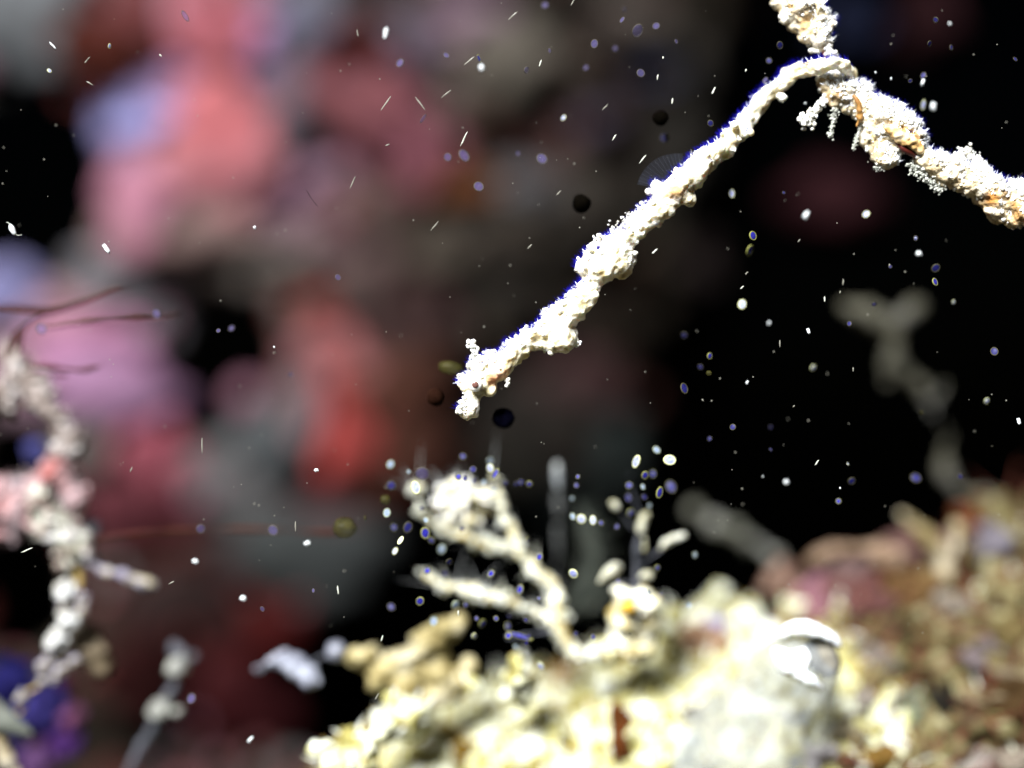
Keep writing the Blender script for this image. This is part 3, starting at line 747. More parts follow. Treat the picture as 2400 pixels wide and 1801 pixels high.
# ---- cream arm on the left of the rock, white clump beside it
arm = organic('cream_coral', [ball(*b) for b in [(827, 1536, 22, 1.7), (863, 1544, 32, 1.7), (895, 1578, 36, 1.7), (880, 1600, 22, 1.7), (953, 1548, 38, 1.7), (925, 1560, 34, 1.7), (997, 1512, 42, 1.7), (1035, 1485, 32, 1.7), (1062, 1466, 26, 1.6), (1018, 1562, 48, 1.8), (953, 1600, 38, 1.7), (1094, 1562, 24, 1.7), (1090, 1600, 34, 1.8), (1040, 1610, 42, 1.8), (990, 1640, 40, 1.8)]],
              .032, mk('tan_coral', [(.12, .09, .025), (.26, .22, .10), (.40, .37, .26)], scale=2.8, rough=.7, bump=.5, bscale=8), layers=[(4, .09, 'n'), (10, .06, 'n')], seed=74)
tag(arm, 'tan knobbly coral arm reaching left from the rock above the dark gap', 'coral')
wc = empty('white_polyp_clump', P(700, 1575, 1.7))
tag(wc, 'small arched clump of blue white polyps left of the tan coral arm', 'polyps')
organic('clump', chain([(605, 1568, 11), (625, 1558, 13), (650, 1553, 13), (676, 1549, 22), (698, 1566, 19), (722, 1582, 30), (735, 1588, 20)], 1.7), .03, mk('blue_white_polyp', [(.07, .075, .11), (.28, .30, .36)], scale=4, rough=.5), wc, layers=[(6, .09, 'n'), (14, .05, 'n')], seed=75)
o = blob('bead', 788, 1527, 1.7, 23, 23, .13, mk('glassy_bead', [(.10, .11, .15), (.2, .21, .25)], scale=5, rough=.3), wc, seed=6, amp=.06, sub=3)
organic('thread', chain([(720, 1560, 4), (755, 1540, 4), (790, 1527, 5), (826, 1536, 5)], 1.75), .02, M_DIMHYD, wc)

# ---- sea squirt with a white lip
sq = empty('sea_squirt', P(1780, 1820, 1.0))
tag(sq, 'milky translucent sea squirt with a bright white lip around its opening', 'sea squirt')
sq_sp = chain([(1680, 1890, 170, 1.9), (1730, 1800, 165, 1.8), (1785, 1715, 150, 1.7), (1838, 1635, 128, 1.5), (1880, 1565, 96, 1.3)], 1.0, .25)
organic('tunic', sq_sp, .045, M_SQ, sq, layers=[(1.2, .16, 'n'), (4, .05, 'n')], seed=76)
# broken white crescents of the lip and the dim opening between them
organic('siphon_lip', chain([(1818, 1490, 6, .9), (1838, 1482, 13, .85), (1868, 1475, 19, .8), (1900, 1474, 19, .78), (1930, 1482, 15, .78), (1955, 1499, 9, .8), (1968, 1516, 4, .85)]), .028, M_LIP, sq, layers=[(4, .04, 'n'), (11, .02, 'n')], seed=77)
organic('siphon_lip', chain([(1816, 1526, 9, .9), (1832, 1540, 20, .82), (1850, 1560, 25, .78), (1878, 1583, 17, .75), (1904, 1599, 9, .75), (1926, 1611, 4, .78)]) + chain([(1852, 1545, 14, .76), (1884, 1524, 9, .74), (1891, 1545, 9, .73), (1884, 1565, 9, .74)]), .028, M_LIP, sq, layers=[(4, .04, 'n'), (11, .02, 'n')], seed=78)
organic('siphon_cup', [ball(1926, 1536, 40, 1.0), ball(1935, 1555, 36, 1.0), ball(1915, 1520, 30, 1.0)], .035, M_SQIN, sq, layers=[(4, .04, 'n')], seed=79)

# ---- right side growth
def thing_organic(name, label, cat, base, pts_list, y, mat, part, vox=.045, layers=((4, .07, 'n'), (10, .05, 'n')), seed=1, group=None):
    e = empty(name, P(*base, y)); tag(e, label, cat, group)
    for i, pts in enumerate(pts_list):
        organic(part[min(i, len(part) - 1)], chain(pts, y), vox, mat, e, layers=list(layers), seed=seed + i)
    return e
M_PALE = mk('pale_olive_branch', [(.02, .02, .014), (.06, .057, .038), (.085, .085, .078)], scale=1.5, rough=.8)
thing_organic('pale_branch', 'blurred pale olive branch forking above the mound in the black water', 'branch', (2300, 1180),
    [[(2340, 1180, 21.4), (2290, 1168, 18.9), (2250, 1152, 16.3), (2229, 1122, 13.9), (2212, 1085, 12.6), (2214, 1050, 11.3), (2228, 1024, 5.7), (2215, 1005, 3.1), (2190, 980, 5.0), (2184, 948, 12.6), (2168, 930, 11.3), (2143, 890, 11.3), (2100, 866, 20.1), (2102, 817, 18.9), (2100, 770, 15.1), (2063, 757, 17.6), (2027, 735, 20.1), (1985, 718, 12.6)],
     [(2102, 772, 12.6), (2135, 730, 13.9), (2155, 710, 5.7)], [(2092, 870, 16.3), (2077, 900, 12.6)], [(2186, 945, 8.8), (2205, 920, 7.6), (2213, 900, 6.9)]], 4.0, M_PALE, ['stem', 'twiglet'], layers=((2.5, .13, 'n'), (7, .08, 'n')), seed=81)
M_FING = mk('grey_green_finger', [(.045, .045, .032), (.095, .098, .078), (.13, .13, .125)], scale=2, rough=.7)
thing_organic('finger_sponge', 'blurred grey green finger leaning left above the rock', 'sponge', (1830, 1340), [[(1625, 1195, 14.4), (1660, 1215, 13.6), (1700, 1240, 16.0), (1750, 1268, 20.8), (1790, 1290, 19.2), (1830, 1340, 17.6)]], 4.4, M_FING, ['finger'], layers=((3, .14, 'n'), (8, .09, 'n')), seed=85)
M_TANF = mk('tan_finger', [(.12, .09, .03), (.24, .2, .12), (.32, .30, .25)], scale=3, rough=.7)
thing_organic('finger_coral', 'slender tan finger coral pointing up left beside the orange lump', 'coral', (2215, 1352), [[(2114, 1204, 15), (2132, 1220, 14), (2150, 1238, 15), (2186, 1272, 18), (2211, 1296, 21), (2215, 1352, 24)], [(2244, 1232, 12), (2250, 1258, 15), (2246, 1285, 15), (2222, 1310, 15)]], 3.0, M_TANF, ['finger', 'finger'], seed=86)
M_BRF = mk('brown_pink_finger', [(.08, .045, .02), (.18, .12, .08), (.26, .22, .17)], scale=3, rough=.7)
thing_organic('finger_coral', 'brownish finger coral lying towards the dark water left of the mound', 'coral', (2080, 1320), [[(1912, 1313, 16), (1945, 1298, 18), (1994, 1288, 18), (2040, 1290, 22), (2090, 1310, 30)]], 3.2, M_BRF, ['finger'], seed=88)
thing_organic('twig_sponge', 'small reddish brown twigs right of the grey green finger', 'sponge', (1840, 1400), [[(1790, 1385, 14), (1817, 1345, 18), (1835, 1318, 14)], [(1835, 1410, 18), (1858, 1358, 22), (1872, 1330, 16)]], 3.4, mk('red_brown', [(.07, .03, .02), (.16, .10, .07)], scale=3), ['twig'], seed=89)
LUMP = [  # dark pits are lumps with the shade of hollows put into their colour
 (2143, 1292, 58, 46, 3.4, (150, 105, 110), 'mauve_algae', 'mauve encrusting lump behind the slender tan finger coral'),
 (2016, 1412, 66, 48, 2.6, (128, 70, 82), 'rose_algae', 'rose pink encrusting patch, the pinkest on the mound'),
 (1945, 1412, 58, 46, 2.5, (166, 116, 122), 'pink_algae', 'dusty pink encrusting patch left of the rose one'),
 (1890, 1438, 50, 30, 2.3, (168, 122, 104), 'pink_algae', 'pale peach encrusting patch just above the sea squirt lip'),
 (1992, 1350, 52, 36, 2.9, (160, 128, 136), 'mauve_algae', 'grey mauve encrusting lump above the rose patch'),
 (2085, 1375, 40, 40, 2.8, (116, 60, 20), 'brown_algae_and_pit', 'rusty brown encrusting lump right of the rose patch'),
 (2060, 1410, 20, 30, 2.42, (52, 8, 4), 'pit_shade', 'dark red painted pit at the right end of the rose patch'),
 (2280, 1232, 44, 40, 3.6, (150, 66, 26), 'orange_algae', 'orange brown lump at the upper right of the mound'),
 (2322, 1280, 40, 44, 3.0, (160, 165, 196), 'blue_grey_lump', 'blue grey rounded lump below the orange brown one'),
 (2160, 1390, 60, 40, 2.6, (140, 104, 50), 'ochre_algae', 'ochre lump below the slender tan finger coral'),
 (2338, 1415, 32, 32, 2.35, (48, 8, 2), 'pit_shade', 'round dark maroon painted pit near the right edge of the mound'),
 (2233, 1420, 38, 24, 2.2, (210, 205, 190), 'white_lump', 'small off white highlight lump left of the dark maroon patch'),  # highlight put into the pale colour, as on the other highlight lumps
 (2150, 1515, 44, 22, 1.85, (20, 28, 8), 'pit_shade', 'blackish green painted pit in the middle of the mound'),
 (2067, 1548, 26, 24, 1.6, (214, 220, 220), 'white_lump', 'small blue white highlight lump left under the blackish green patch'),
 (2020, 1510, 34, 22, 1.8, (206, 202, 176), 'white_lump', 'small cream highlight lump right of the sea squirt lip'),
 (2164, 1608, 34, 34, 1.5, (44, 26, 6), 'pit_shade', 'dark brown painted pit below the blackish green one'),
 (2215, 1672, 30, 70, 1.2, (8, 14, 22), 'pit_shade', 'upright blackish navy painted pit low on the mound'),
 (2362, 1655, 50, 52, 1.4, (76, 52, 20), 'brown_algae_and_pit', 'dark brown painted pit low at the right edge'),
 (2392, 1592, 46, 26, 1.3, (196, 184, 150), 'cream_ridge', 'cream ridge above the dark brown patch at the right edge'),
 (2305, 1636, 40, 18, 1.3, (196, 182, 140), 'cream_ridge', 'short cream ridge left of the dark brown edge patch'),
 (2146, 1690, 26, 40, 1.1, (150, 190, 160), 'green_lump', 'pale mint green lump left of the navy patch'),
 (2288, 1788, 44, 26, .9, (250, 252, 246), 'white_lump', 'bright white highlight lump at the bottom right'),
 (2380, 1786, 34, 22, .9, (214, 206, 190), 'white_lump', 'off white lump in the bottom right corner'),
 (2040, 1600, 28, 30, 1.2, (190, 176, 110), 'yellow_lump', 'yellowish lump right of the sea squirt body'),
 (2020, 1640, 22, 24, 1.0, (236, 232, 220), 'white_lump', 'small white lump below the yellowish one beside the sea squirt'),
 (1985, 1715, 40, 30, .9, (214, 206, 160), 'cream_lump', 'cream lump right of the foot of the sea squirt'),
 (2060, 1770, 48, 34, .8, (160, 118, 20), 'ochre_lump', 'mustard lump on the bottom edge right of the sea squirt'),
 (1915, 1768, 34, 24, .75, (246, 244, 236), 'white_lump', 'bright white highlight lump at the foot of the sea squirt'),
 (2250, 1500, 50, 30, 2.0, (168, 150, 90), 'olive_lump', 'olive yellow lump right of the blackish green patch'),
 (2310, 1530, 36, 28, 1.8, (170, 160, 176), 'mauve_lump', 'pale violet grey lump near the right edge'),
 (2380, 1500, 40, 40, 2.0, (150, 136, 74), 'olive_lump', 'olive lump on the right edge above the cream ridge'),
 (1676, 1470, 24, 20, 1.9, (206, 204, 240), 'white_lump', 'small lilac white bud on the rock left of the sea squirt lip'),
 (1660, 1500, 50, 36, 2.0, (190, 150, 110), 'tan_lump', 'tan lump under the lilac white bud'),
 (1452, 1738, 26, 60, .75, (116, 62, 8), 'brown_algae_and_pit', 'rusty brown upright patch in the middle of the cream rock'),
 (1448, 1728, 12, 26, .58, (60, 10, 6), 'pit_shade', 'small dark red pit on the rusty brown patch'),
 (1098, 1762, 34, 26, .85, (150, 116, 14), 'ochre_lump', 'mustard patch low on the left of the cream rock'),
 (1045, 1710, 22, 18, .95, (186, 150, 40), 'ochre_lump', 'small golden patch on the left of the cream rock'),
 (1610, 1670, 30, 16, .7, (112, 90, 14), 'ochre_lump', 'olive brown streak left of the sea squirt body'),
 (1330, 1590, 34, 30, 1.3, (200, 160, 90), 'tan_lump', 'tan patch near the top of the cream rock'),
]
from mathutils.bvhtree import BVHTree
bvh = [BVHTree.FromPolygons([v.co for v in o_.data.vertices], [p.vertices for p in o_.data.polygons]) for o_ in (rock, mound)]
def surf(px, py, y):
    d = (P(px, py, 0) - Vector((0, -D, 0))).normalized()
    h = [q[0].y for q in (b_.ray_cast(Vector((0, -D, 0)), d) for b_ in bvh) if q[0] is not None]
    return min(h) if h else y
for k, (px, py, rx, rz, y, c, nm, lb) in enumerate(LUMP):
    y = surf(px, py, y) + .08
    if px > 1950:
        c = tuple(int(v * .58 + w * .42) for v, w in zip(c, (96, 80, 46)))
    tag(blob(nm, px, py, y, rx * 1.15, rz * 1.15, .12 + .002 * rx, tint(c, .36, sc=4), seed=100 + k, amp=.4, freq=1.5, sub=4), lb, 'growth', 'growth on the foreground reef')

# ================================================================== left foreground twig
lt = empty('crusted_branch', P(60, 1200, 2.0))
tag(lt, 'blurred white crusted branch with pink growth climbing the left edge', 'branch')
M_LT = mk('left_white_crust', [(.12, .08, .06), (.27, .225, .205), (.44, .44, .45)], scale=3, rough=.6)
M_LTP = mk('left_pink_crust', [(.20, .05, .045), (.25, .15, .155), (.30, .26, .28)], scale=2.6, rough=.6)
lly = [(5, .05, 'n'), (12, .04, 'n')]
organic('upper_crust', chain([(20, 830, 14), (36, 852, 24), (60, 885, 22), (90, 925, 30), (115, 960, 24), (138, 988, 20), (150, 1015, 18), (166, 1048, 32), (150, 1060, 22)], 2.0), .035, M_LT, lt, layers=lly, seed=91)
organic('white_lump', [ball(4, 930, 28, 1.9), ball(10, 950, 18, 1.9), ball(-20, 930, 30, 1.9)], .035, M_LT, lt, layers=lly, seed=92)
organic('pink_crust', [ball(*b) for b in [(132, 1110, 42, 2.0), (175, 1165, 34, 2.0), (160, 1140, 30, 2.0), (90, 1150, 40, 2.1), (40, 1200, 58, 2.1), (0, 1180, 66, 2.1), (-40, 1200, 70, 2.1), (10, 1240, 44, 2.1)]], .035, M_LTP, lt, layers=lly, seed=93)
organic('white_streak', chain([(92, 1165, 24), (100, 1195, 30), (128, 1240, 34), (160, 1272, 34), (182, 1290, 26), (164, 1318, 20)], 1.8), .035, mk('bright_streak', [(.26, .25, .16), (.54, .56, .54)], scale=3), lt, layers=lly, seed=94)
organic('grey_lobe', [ball(218, 1232, 22, 2.2), ball(216, 1252, 18, 2.2), ball(196, 1262, 20, 2.2), ball(205, 1300, 22, 2.1)], .035, M_DIMHYD, lt, layers=lly, seed=95)
organic('blue_lobe', [ball(84, 1058, 30, 3.2), ball(100, 1075, 22, 3.2)], .04, tint((60, 62, 112), .6), lt, layers=lly, seed=96)
M_TW2 = mk('beaded_twig', [(.12, .11, .17), (.2, .19, .23), (.26, .23, .14)], scale=5, rough=.6)
sd = organic('side_twig', chain([(200, 1310, 12), (235, 1334, 11), (262, 1341, 12), (290, 1349, 13), (318, 1362, 15), (340, 1366, 17), (356, 1370, 15)], 1.8), .026, M_TW2, lt, layers=[(9, .04, 'n'), (22, .02, 'n')], seed=97)
organic('thin_stem', chain([(178, 1320, 14), (186, 1360, 10), (180, 1420, 8), (165, 1480, 8), (150, 1540, 7), (120, 1590, 6), (80, 1615, 5), (52, 1634, 5), (60, 1655, 5), (45, 1670, 6)], 1.8), .022, mk('ochre_stem', [(.2, .14, .03), (.34, .26, .1)], scale=5), lt, layers=[(12, .02, 'n')], seed=98)
M_BD = mk('white_bead', [(.24, .22, .17), (.48, .50, .52)], scale=4, rough=.4)
for k, (px, py, r) in enumerate([(157, 1384, 24), (160, 1457, 23), (139, 1505, 26), (193, 1405, 15), (190, 1432, 14), (103, 1560, 14), (145, 1570, 15), (176, 1550, 12), (127, 1590, 11), (100, 1598, 11), (51, 1634, 14), (150, 1420, 12), (112, 1542, 9)]):
    blob('bead', px, py, 1.7, r, r * 1.05, r * S(1.7), M_BD if r > 15 else M_TW2, lt, seed=k + 5, amp=.32, freq=1.8, sub=4)
organic('tan_veil', [ball(222, 1530, 38, 2.1), ball(232, 1560, 30, 2.1), ball(214, 1490, 26, 2.1), ball(190, 1515, 24, 2.0)], .04, mk('tan_veil', [(.12, .09, .05), (.2, .16, .11)], scale=3, alpha=.8), lt, layers=lly, seed=99)
for k, q_ in enumerate(list(lt.children)):
    if q_.name.split('.')[0] in ('upper_crust', 'white_streak', 'pink_crust', 'white_lump'):
        grains('crust_buds', q_, q_, M_LTP if q_.name.startswith('pink') else M_LT, 70, (.03, .075), 90 + k, sub=2, sm=True)
        fuzz(q_, q_, 130, (.3, -.2, .5), -.8, .3, 95 + k, q_.data.materials[0], .02, 'bristles', 1.6, .8)
# brown filaments behind it
fil = empty('brown_filaments', P(40, 760, 2.6))
tag(fil, 'thin brown filament algae waving right from the left branch', 'algae')
M_FIL = mk('brown_filament', [(.035, .012, .008), (.06, .022, .014)], scale=3, rough=.9, spec=.05, alpha=.6)
for k, pts in enumerate([[(-60, 722, 9), (40, 722, 9), (120, 728, 9), (200, 705, 8), (260, 680, 6), (315, 670, 4)], [(20, 830, 10), (35, 795, 10), (70, 755, 9), (110, 735, 7)], [(110, 770, 6), (200, 756, 7), (290, 748, 6), (380, 745, 6), (420, 735, 4)],
                         [(70, 855, 7), (130, 862, 7), (190, 868, 7), (230, 860, 5), (245, 852, 3)], [(60, 872, 6), (110, 878, 6), (160, 880, 5)], [(48, 820, 8), (52, 790, 7), (58, 770, 6)]]):
    organic('filament', chain(pts, 1.1, .6), .03, M_FIL, fil, layers=[(3, .03, 'n')], seed=k)
# one long thin brown thread across the lower wall
th = organic('brown_thread', chain([(225, 1262, 7), (380, 1246, 7), (560, 1240, 7), (700, 1246, 7), (800, 1250, 5)], 1.6, .8), .03, M_FIL, None, layers=[(2, .04, 'n')], seed=3)
tag(th, 'faint brown thread stretched across the lower reef wall', 'algae')

# ---- purple tunicates in the lower left corner
for k, (px, py, rx, rz, c, y, lb) in enumerate([
    (29, 1612, 62, 66, (36, 34, 120), 2.6, 'deep blue tunicate on the left edge, topmost of the corner cluster'),
    (98, 1662, 52, 58, (74, 66, 160), 2.4, 'blue violet tunicate in the middle of the corner cluster'),
    (140, 1630, 34, 44, (90, 28, 60), 2.7, 'dark wine red tunicate behind the blue violet one'),
    (172, 1686, 26, 24, (168, 96, 140), 2.3, 'small pink tunicate right of the blue violet one'),
    (158, 1744, 38, 44, (96, 46, 132), 2.3, 'purple tunicate below the small pink one'),
    (88, 1790, 46, 40, (128, 84, 140), 2.2, 'mauve tunicate on the bottom edge of the corner cluster'),
    (25, 1775, 40, 40, (44, 32, 110), 2.5, 'indigo tunicate in the very corner below the grey spike'),
    (120, 1730, 34, 36, (84, 24, 44), 2.7, 'dark red tunicate behind the purple one')]):
    tag(blob('tunicate', px, py, y + 1.2, rx, rz, .3, tint(c, .2, sc=2), seed=140 + k, amp=.26, sub=4), lb, 'tunicate', 'purple tunicates in the lower left corner')
spk = []
for i in range(30):
    t = i / 29
    a = P(-60 + 143 * t, 1660 + 66 * t, 1.6)
    spk.append((*a, (52 * (1 - t) ** .85 + 2) * S(1.6)))
sp = organic('grey_spike', spk, .03, mk('grey_spike', [(.09, .10, .085), (.14, .15, .13)], scale=3, rough=.6), layers=[(5, .01, 'n')])
tag(sp, 'smooth grey green pointed spike jutting from the left edge over the tunicates', 'spine')
bt = organic('beige_twig', chain([(-20, 1700, 14), (2, 1745, 13), (14, 1780, 14), (34, 1810, 12), (60, 1850, 12)], 1.6), .03, M_TANF, layers=lly, seed=8)
tag(bt, 'beige twig in the bottom left corner in front of the tunicates', 'twig')

# ---- stalked polyps lower left
sk = empty('stalked_polyps', P(300, 1820, 2.2))
tag(sk, 'pale polyps on a thin curved stalk rising from the bottom edge', 'polyps')
M_SK = mk('grey_polyp', [(.07, .07, .07), (.16, .165, .15), (.25, .26, .23)], scale=4, rough=.6)
organic('stalk', chain([(285, 1850, 9), (307, 1793, 9), (333, 1743, 11), (362, 1699, 12), (376, 1668, 14), (390, 1634, 12), (412, 1604, 12), (416, 1580, 10)], 2.2), .03, M_DIMHYD, sk, layers=[(8, .03, 'n')], seed=101)
for k, b in enumerate([[(376, 1663, 25, 2.1), (366, 1672, 20, 2.1), (386, 1650, 18, 2.1)], [(418, 1667, 13, 2.1), (402, 1668, 10, 2.1)], [(414, 1566, 25, 2.1), (430, 1558, 20, 2.15), (408, 1574, 18, 2.1)], [(412, 1520, 19, 2.3), (426, 1536, 14, 2.25)], [(452, 1536, 12, 2.3), (440, 1548, 12, 2.25)]]):
    organic('polyp', [ball(*q) for q in b], .03, M_SK if k < 3 else M_DIMHYD, sk, layers=[(8, .05, 'n')], seed=102 + k)

# ================================================================== specks adrift in the water
M_WHITE = mk('white_speck', [(.5, .55, .6), (.7, .74, .74)], scale=3, rough=.3, bump=0)
M_PALEB = mk('pale_blue_disc', [(.16, .18, .55), (.4, .45, .7)], scale=2, rough=.4, bump=0, alpha=.8)
M_DIMB = mk('dim_blue_disc', [(.008, .009, .09), (.02, .02, .16)], scale=2, rough=.5, bump=0, alpha=.5)
M_LIL = mk('lilac_disc', [(.07, .065, .2), (.13, .11, .24)], scale=2, rough=.7, spec=.05, bump=0, alpha=.25)
M_ROD = mk('glassy_rod', [(.5, .54, .46), (.66, .68, .6)], scale=10, rough=.3, bump=0, alpha=.8)
M_RODD = mk('dim_rod', [(.2, .2, .17), (.28, .27, .23)], scale=10, rough=.3, bump=0, alpha=.7)
M_DARK = mk('dark_speck', [(.0012, .001, .0008), (.002, .0016, .001)], scale=3, rough=1, spec=0, bump=0)
M_DBRN = mk('dark_brown_speck', [(.008, .003, .002), (.012, .005, .003)], scale=3, rough=1, spec=0, bump=0)
M_OLV = mk('olive_bubble', [(.02, .02, .005), (.06, .055, .014)], scale=1.4, rough=.5, bump=0, spec=.1, alpha=.5)
RIM = {M_CYAN: mk('pale_green_rim', [(.22, .26, .16), (.34, .38, .26)], scale=3, bump=0, alpha=.8), M_DOT: mk('yellow_green_rim', [(.14, .15, .03), (.22, .22, .07)], scale=3, bump=0, spec=.1, alpha=.85), M_PALEB: mk('pale_yellow_rim', [(.5, .52, .2), (.6, .62, .36)], scale=3, bump=0, alpha=.9),
       M_DIMB: mk('dim_olive_rim', [(.035, .035, .012), (.06, .055, .02)], scale=3, bump=0, alpha=.6), M_LIL: mk('grey_olive_rim', [(.07, .065, .035), (.11, .10, .06)], scale=3, bump=0, spec=.05, alpha=.25)}
_spk = {}
def disc_mesh():
    v, f = ico(3)
    me = mesh_from('disc', v * np.array([1, .3, 1]), f); smooth(me)
    return me
def ring_mesh():  # out-of-focus ring with its lens colour fringe, built as solid shape
    V = []; F = []
    for i in range(28):
        a = 2 * math.pi * i / 28
        for j in range(8):
            b = 2 * math.pi * j / 8
            rr_ = .95 + .17 * math.cos(b)
            V.append((rr_ * math.cos(a), .2 * math.sin(b), rr_ * math.sin(a)))
            F.append((i * 8 + j, i * 8 + (j + 1) % 8, ((i + 1) % 28) * 8 + (j + 1) % 8, ((i + 1) % 28) * 8 + j))
    me = mesh_from('fringe_rim', V, F); smooth(me)
    return me
ALL = []
def speck(name, px, py, rx, rz, rot, mat, label, group, y=None, cat='speck'):
    disc = mat in RIM
    key = (mat.name, 0 if disc else rnd.randrange(6))
    if key not in _spk:
        if disc:
            me = disc_mesh(); me.materials.append(mat)
            rm = ring_mesh(); rm.materials.append(RIM[mat])
            _spk[key] = (me, rm)
        else:
            v, f = ico(3)
            o_ = Vector((rnd.random() * 50,) * 3)
            vv = np.array([p * (1 + .5 * noise.noise(Vector(p) * 1.3 + o_) + .2 * noise.noise(Vector(p) * 3.1 + o_)) for p in v]) if mat in (M_WHITE, M_ROD, M_RODD) else np.array([p * (1 + .12 * noise.noise(Vector(p) * 1.6 + o_)) for p in v])
            me = mesh_from(name, vv, f); smooth(me); me.materials.append(mat)
            _spk[key] = (me, None)
    me, rm = _spk[key]
    o = bpy.data.objects.new(name, me)
    C.objects.link(o)
    if y is None: y = rnd.uniform(-.2, .6)
    s = S(y)
    o.location = P(px, py, y)
    o.scale = (rx * s, min(rx, rz) * s, rz * s)
    o.rotation_euler = (math.radians(rnd.uniform(-35, 35)) if disc else 0, -math.radians(rot), math.radians(rnd.uniform(-40, 40)) if disc else 0)
    if rm is not None:
        r_ = bpy.data.objects.new('fringe_rim', rm)
        C.objects.link(r_); r_.parent = o
    tag(o, label, cat, group)
    ALL.append((o, px, py, max(rx, rz)))
    return o
def Z(ox, oy, k=.3617):
    return lambda x, y: (ox + x * k, oy + y * k)
z1, z2, z3, z4, z6, zb1, zb2, z7 = Z(0, 0), Z(800, 0), Z(1600, 0), Z(0, 600), Z(1600, 600), Z(0, 1200), Z(700, 1200), Z(900, 1050, .339)

# polyp dots around the hydroids
G = 'round blue polyps around the hydroids'
L = 'tiny round blue polyp hovering around the hydroid branches on the rock'
for (x, y, r) in [(545, 60, 26), (615, 150, 28), (735, 90, 24), (50, 260, 34), (45, 115, 30), (170, 165, 24), (515, 200, 32), (560, 212, 24), (620, 230, 30), (690, 240, 22), (915, 250, 28), (945, 238, 20), (1005, 250, 30), (840, 240, 26), (1340, 200, 20), (1330, 260, 30), (1300, 350, 16), (1305, 475, 26), (1500, 520, 22),
                  (1610, 545, 32), (1885, 15, 32), (1805, 190, 26), (1860, 180, 24), (1695, 260, 28), (1790, 270, 26), (1985, 270, 36), (1800, 340, 32), (1690, 345, 32), (1835, 400, 22), (1705, 450, 28), (450, 790, 36), (740, 870, 30), (400, 700, 26),
                  (330, 640, 30), (165, 550, 34), (70, 550, 24), (20, 450, 30), (285, 590, 34), (495, 1085, 36), (565, 1085, 30), (345, 1200, 30), (680, 1215, 34), (640, 1180, 26), (865, 1165, 26), (855, 1235, 26), (775, 1180, 22), (980, 1190, 24), (910, 1375, 28), (985, 1350, 26), (1325, 1285, 28),
                  (1445, 1310, 30), (250, 1060, 34), (50, 1100, 36), (1075, 755, 22), (995, 635, 18), (1620, 920, 24), (2110, 1090, 20), (940, 980, 30), (260, 420, 26), (290, 500, 24), (420, 870, 30), (300, 850, 26), (860, 1300, 28), (1700, 1285, 16), (1830, 1000, 22), (1910, 1010, 20), (2150, 740, 22), (1070, 1040, 22), (540, 560, 16), (760, 290, 22), (1000, 1300, 20), (1890, 830, 24)]:
    px, py = z7(x, y)
    q_ = rnd.uniform(.5, 1.0)
    speck('polyp_dot', px, py, r * .31 * q_, r * .33 * q_ * rnd.uniform(.9, 1.3), rnd.uniform(-40, 40), rnd.choice([M_DOT, M_DOT, M_DIMB, M_DIMB, M_CYAN]), L, G, y=rnd.uniform(.15, .7), cat='polyp')
G = 'bright polyp buds around the hydroids'
for (x, y, rx, rz, rot, lb) in [(735, 140, 26, 28, 0, 'bright round polyp above the fluffy hydroid head'), (220, 275, 30, 46, 5, 'bright oval polyp at the left of the fluffy hydroid head'), (1745, 95, 26, 46, -30, 'bright slanted polyp high above the budded stem'), (1975, 85, 42, 34, 0, 'bright wide polyp high at the right of the budded stem'),
                                (1365, 492, 30, 30, 0, 'bright round polyp right of the tall grey stem, left of its pair'), (1445, 500, 20, 30, 0, 'bright oval polyp right of the tall grey stem, right of its pair'), (1310, 870, 32, 34, 0, 'bright round polyp between the two stems, lowest of its column'),
                                (1085, 1510, 26, 34, 0, 'bright bead polyp just left of the rock knob'), (625, 1300, 18, 22, 30, 'small bright white speck in the dark gap over the rock'), (770, 180, 14, 40, -25, 'slim blue polyp under the bright round one above the fluffy head'), (940, 1300, 14, 88, 75, 'long blue polyp lying under the lower hydroid branch'),
                                (1905, 310, 26, 40, -20, 'deep blue oval polyp right of the budded stem'), (265, 180, 50, 50, 0, 'dim mauve round polyp above the left end of the fluffy head')]:
    px, py = z7(x, y)
    speck('polyp_bud', px, py, rx * .33, rz * .33, rot, M_LIL if 'mauve' in lb else (M_DOT if 'blue' in lb else M_PALEB), lb, G, y=rnd.uniform(.1, .5), cat='polyp')

# blue rimmed bubbles in the dark water on the right
G = 'blue rimmed bubbles in the dark water'
L = 'small round bubble with a blue heart drifting in the dark water on the right'
for (z, x, y, r, m) in [(z3, 630, 295, 24, 0), (z3, 560, 395, 22, 0), (z3, 1640, 130, 22, 0), (z3, 1600, 285, 20, 0), (z3, 1740, 310, 18, 0), (z3, 1560, 490, 22, 0), (z3, 1475, 525, 16, 0), (z3, 455, 1530, 34, 1), (z3, 435, 1625, 36, 1), (z3, 180, 800, 22, 0),
                        (z3, 2155, 385, 16, 0), (z3, 655, 1250, 12, 0), (z6, 385, 315, 28, 2), (z6, 1635, 170, 29, 1), (z6, 10, 515, 22, 0), (z6, 325, 1110, 24, 0), (z6, 1095, 1460, 28, 0), (z6, 1010, 1590, 18, 1), (z6, 1510, 1440, 38, 0), (z6, 2020, 620, 28, 0), (z6, 845, 725, 20, 2),
                        (z6, 115, 720, 20, 0), (z6, 1640, 80, 30, 0), (z6, 1080, 440, 18, 0), (z6, 570, 1110, 12, 0), (z6, 570, 1255, 10, 0), (z6, 175, 1185, 16, 0), (z3, 1190, 1390, 25, 2), (z6, 1345, 70, 12, 0), (z6, 1240, 315, 20, 0), (z6, 10, 860, 34, 0), (z3, 1510, 1545, 18, 0), (z6, 1800, 1430, 22, 0)]:
    px, py = z(x, y)
    speck('bubble', px, py, r * .30, r * .31 * rnd.uniform(.9, 1.25), rnd.uniform(-40, 40), (M_DIMB, M_DOT, M_PALEB)[m], L, G, cat='bubble')
G = 'blue rimmed bubbles in front of the reef wall'
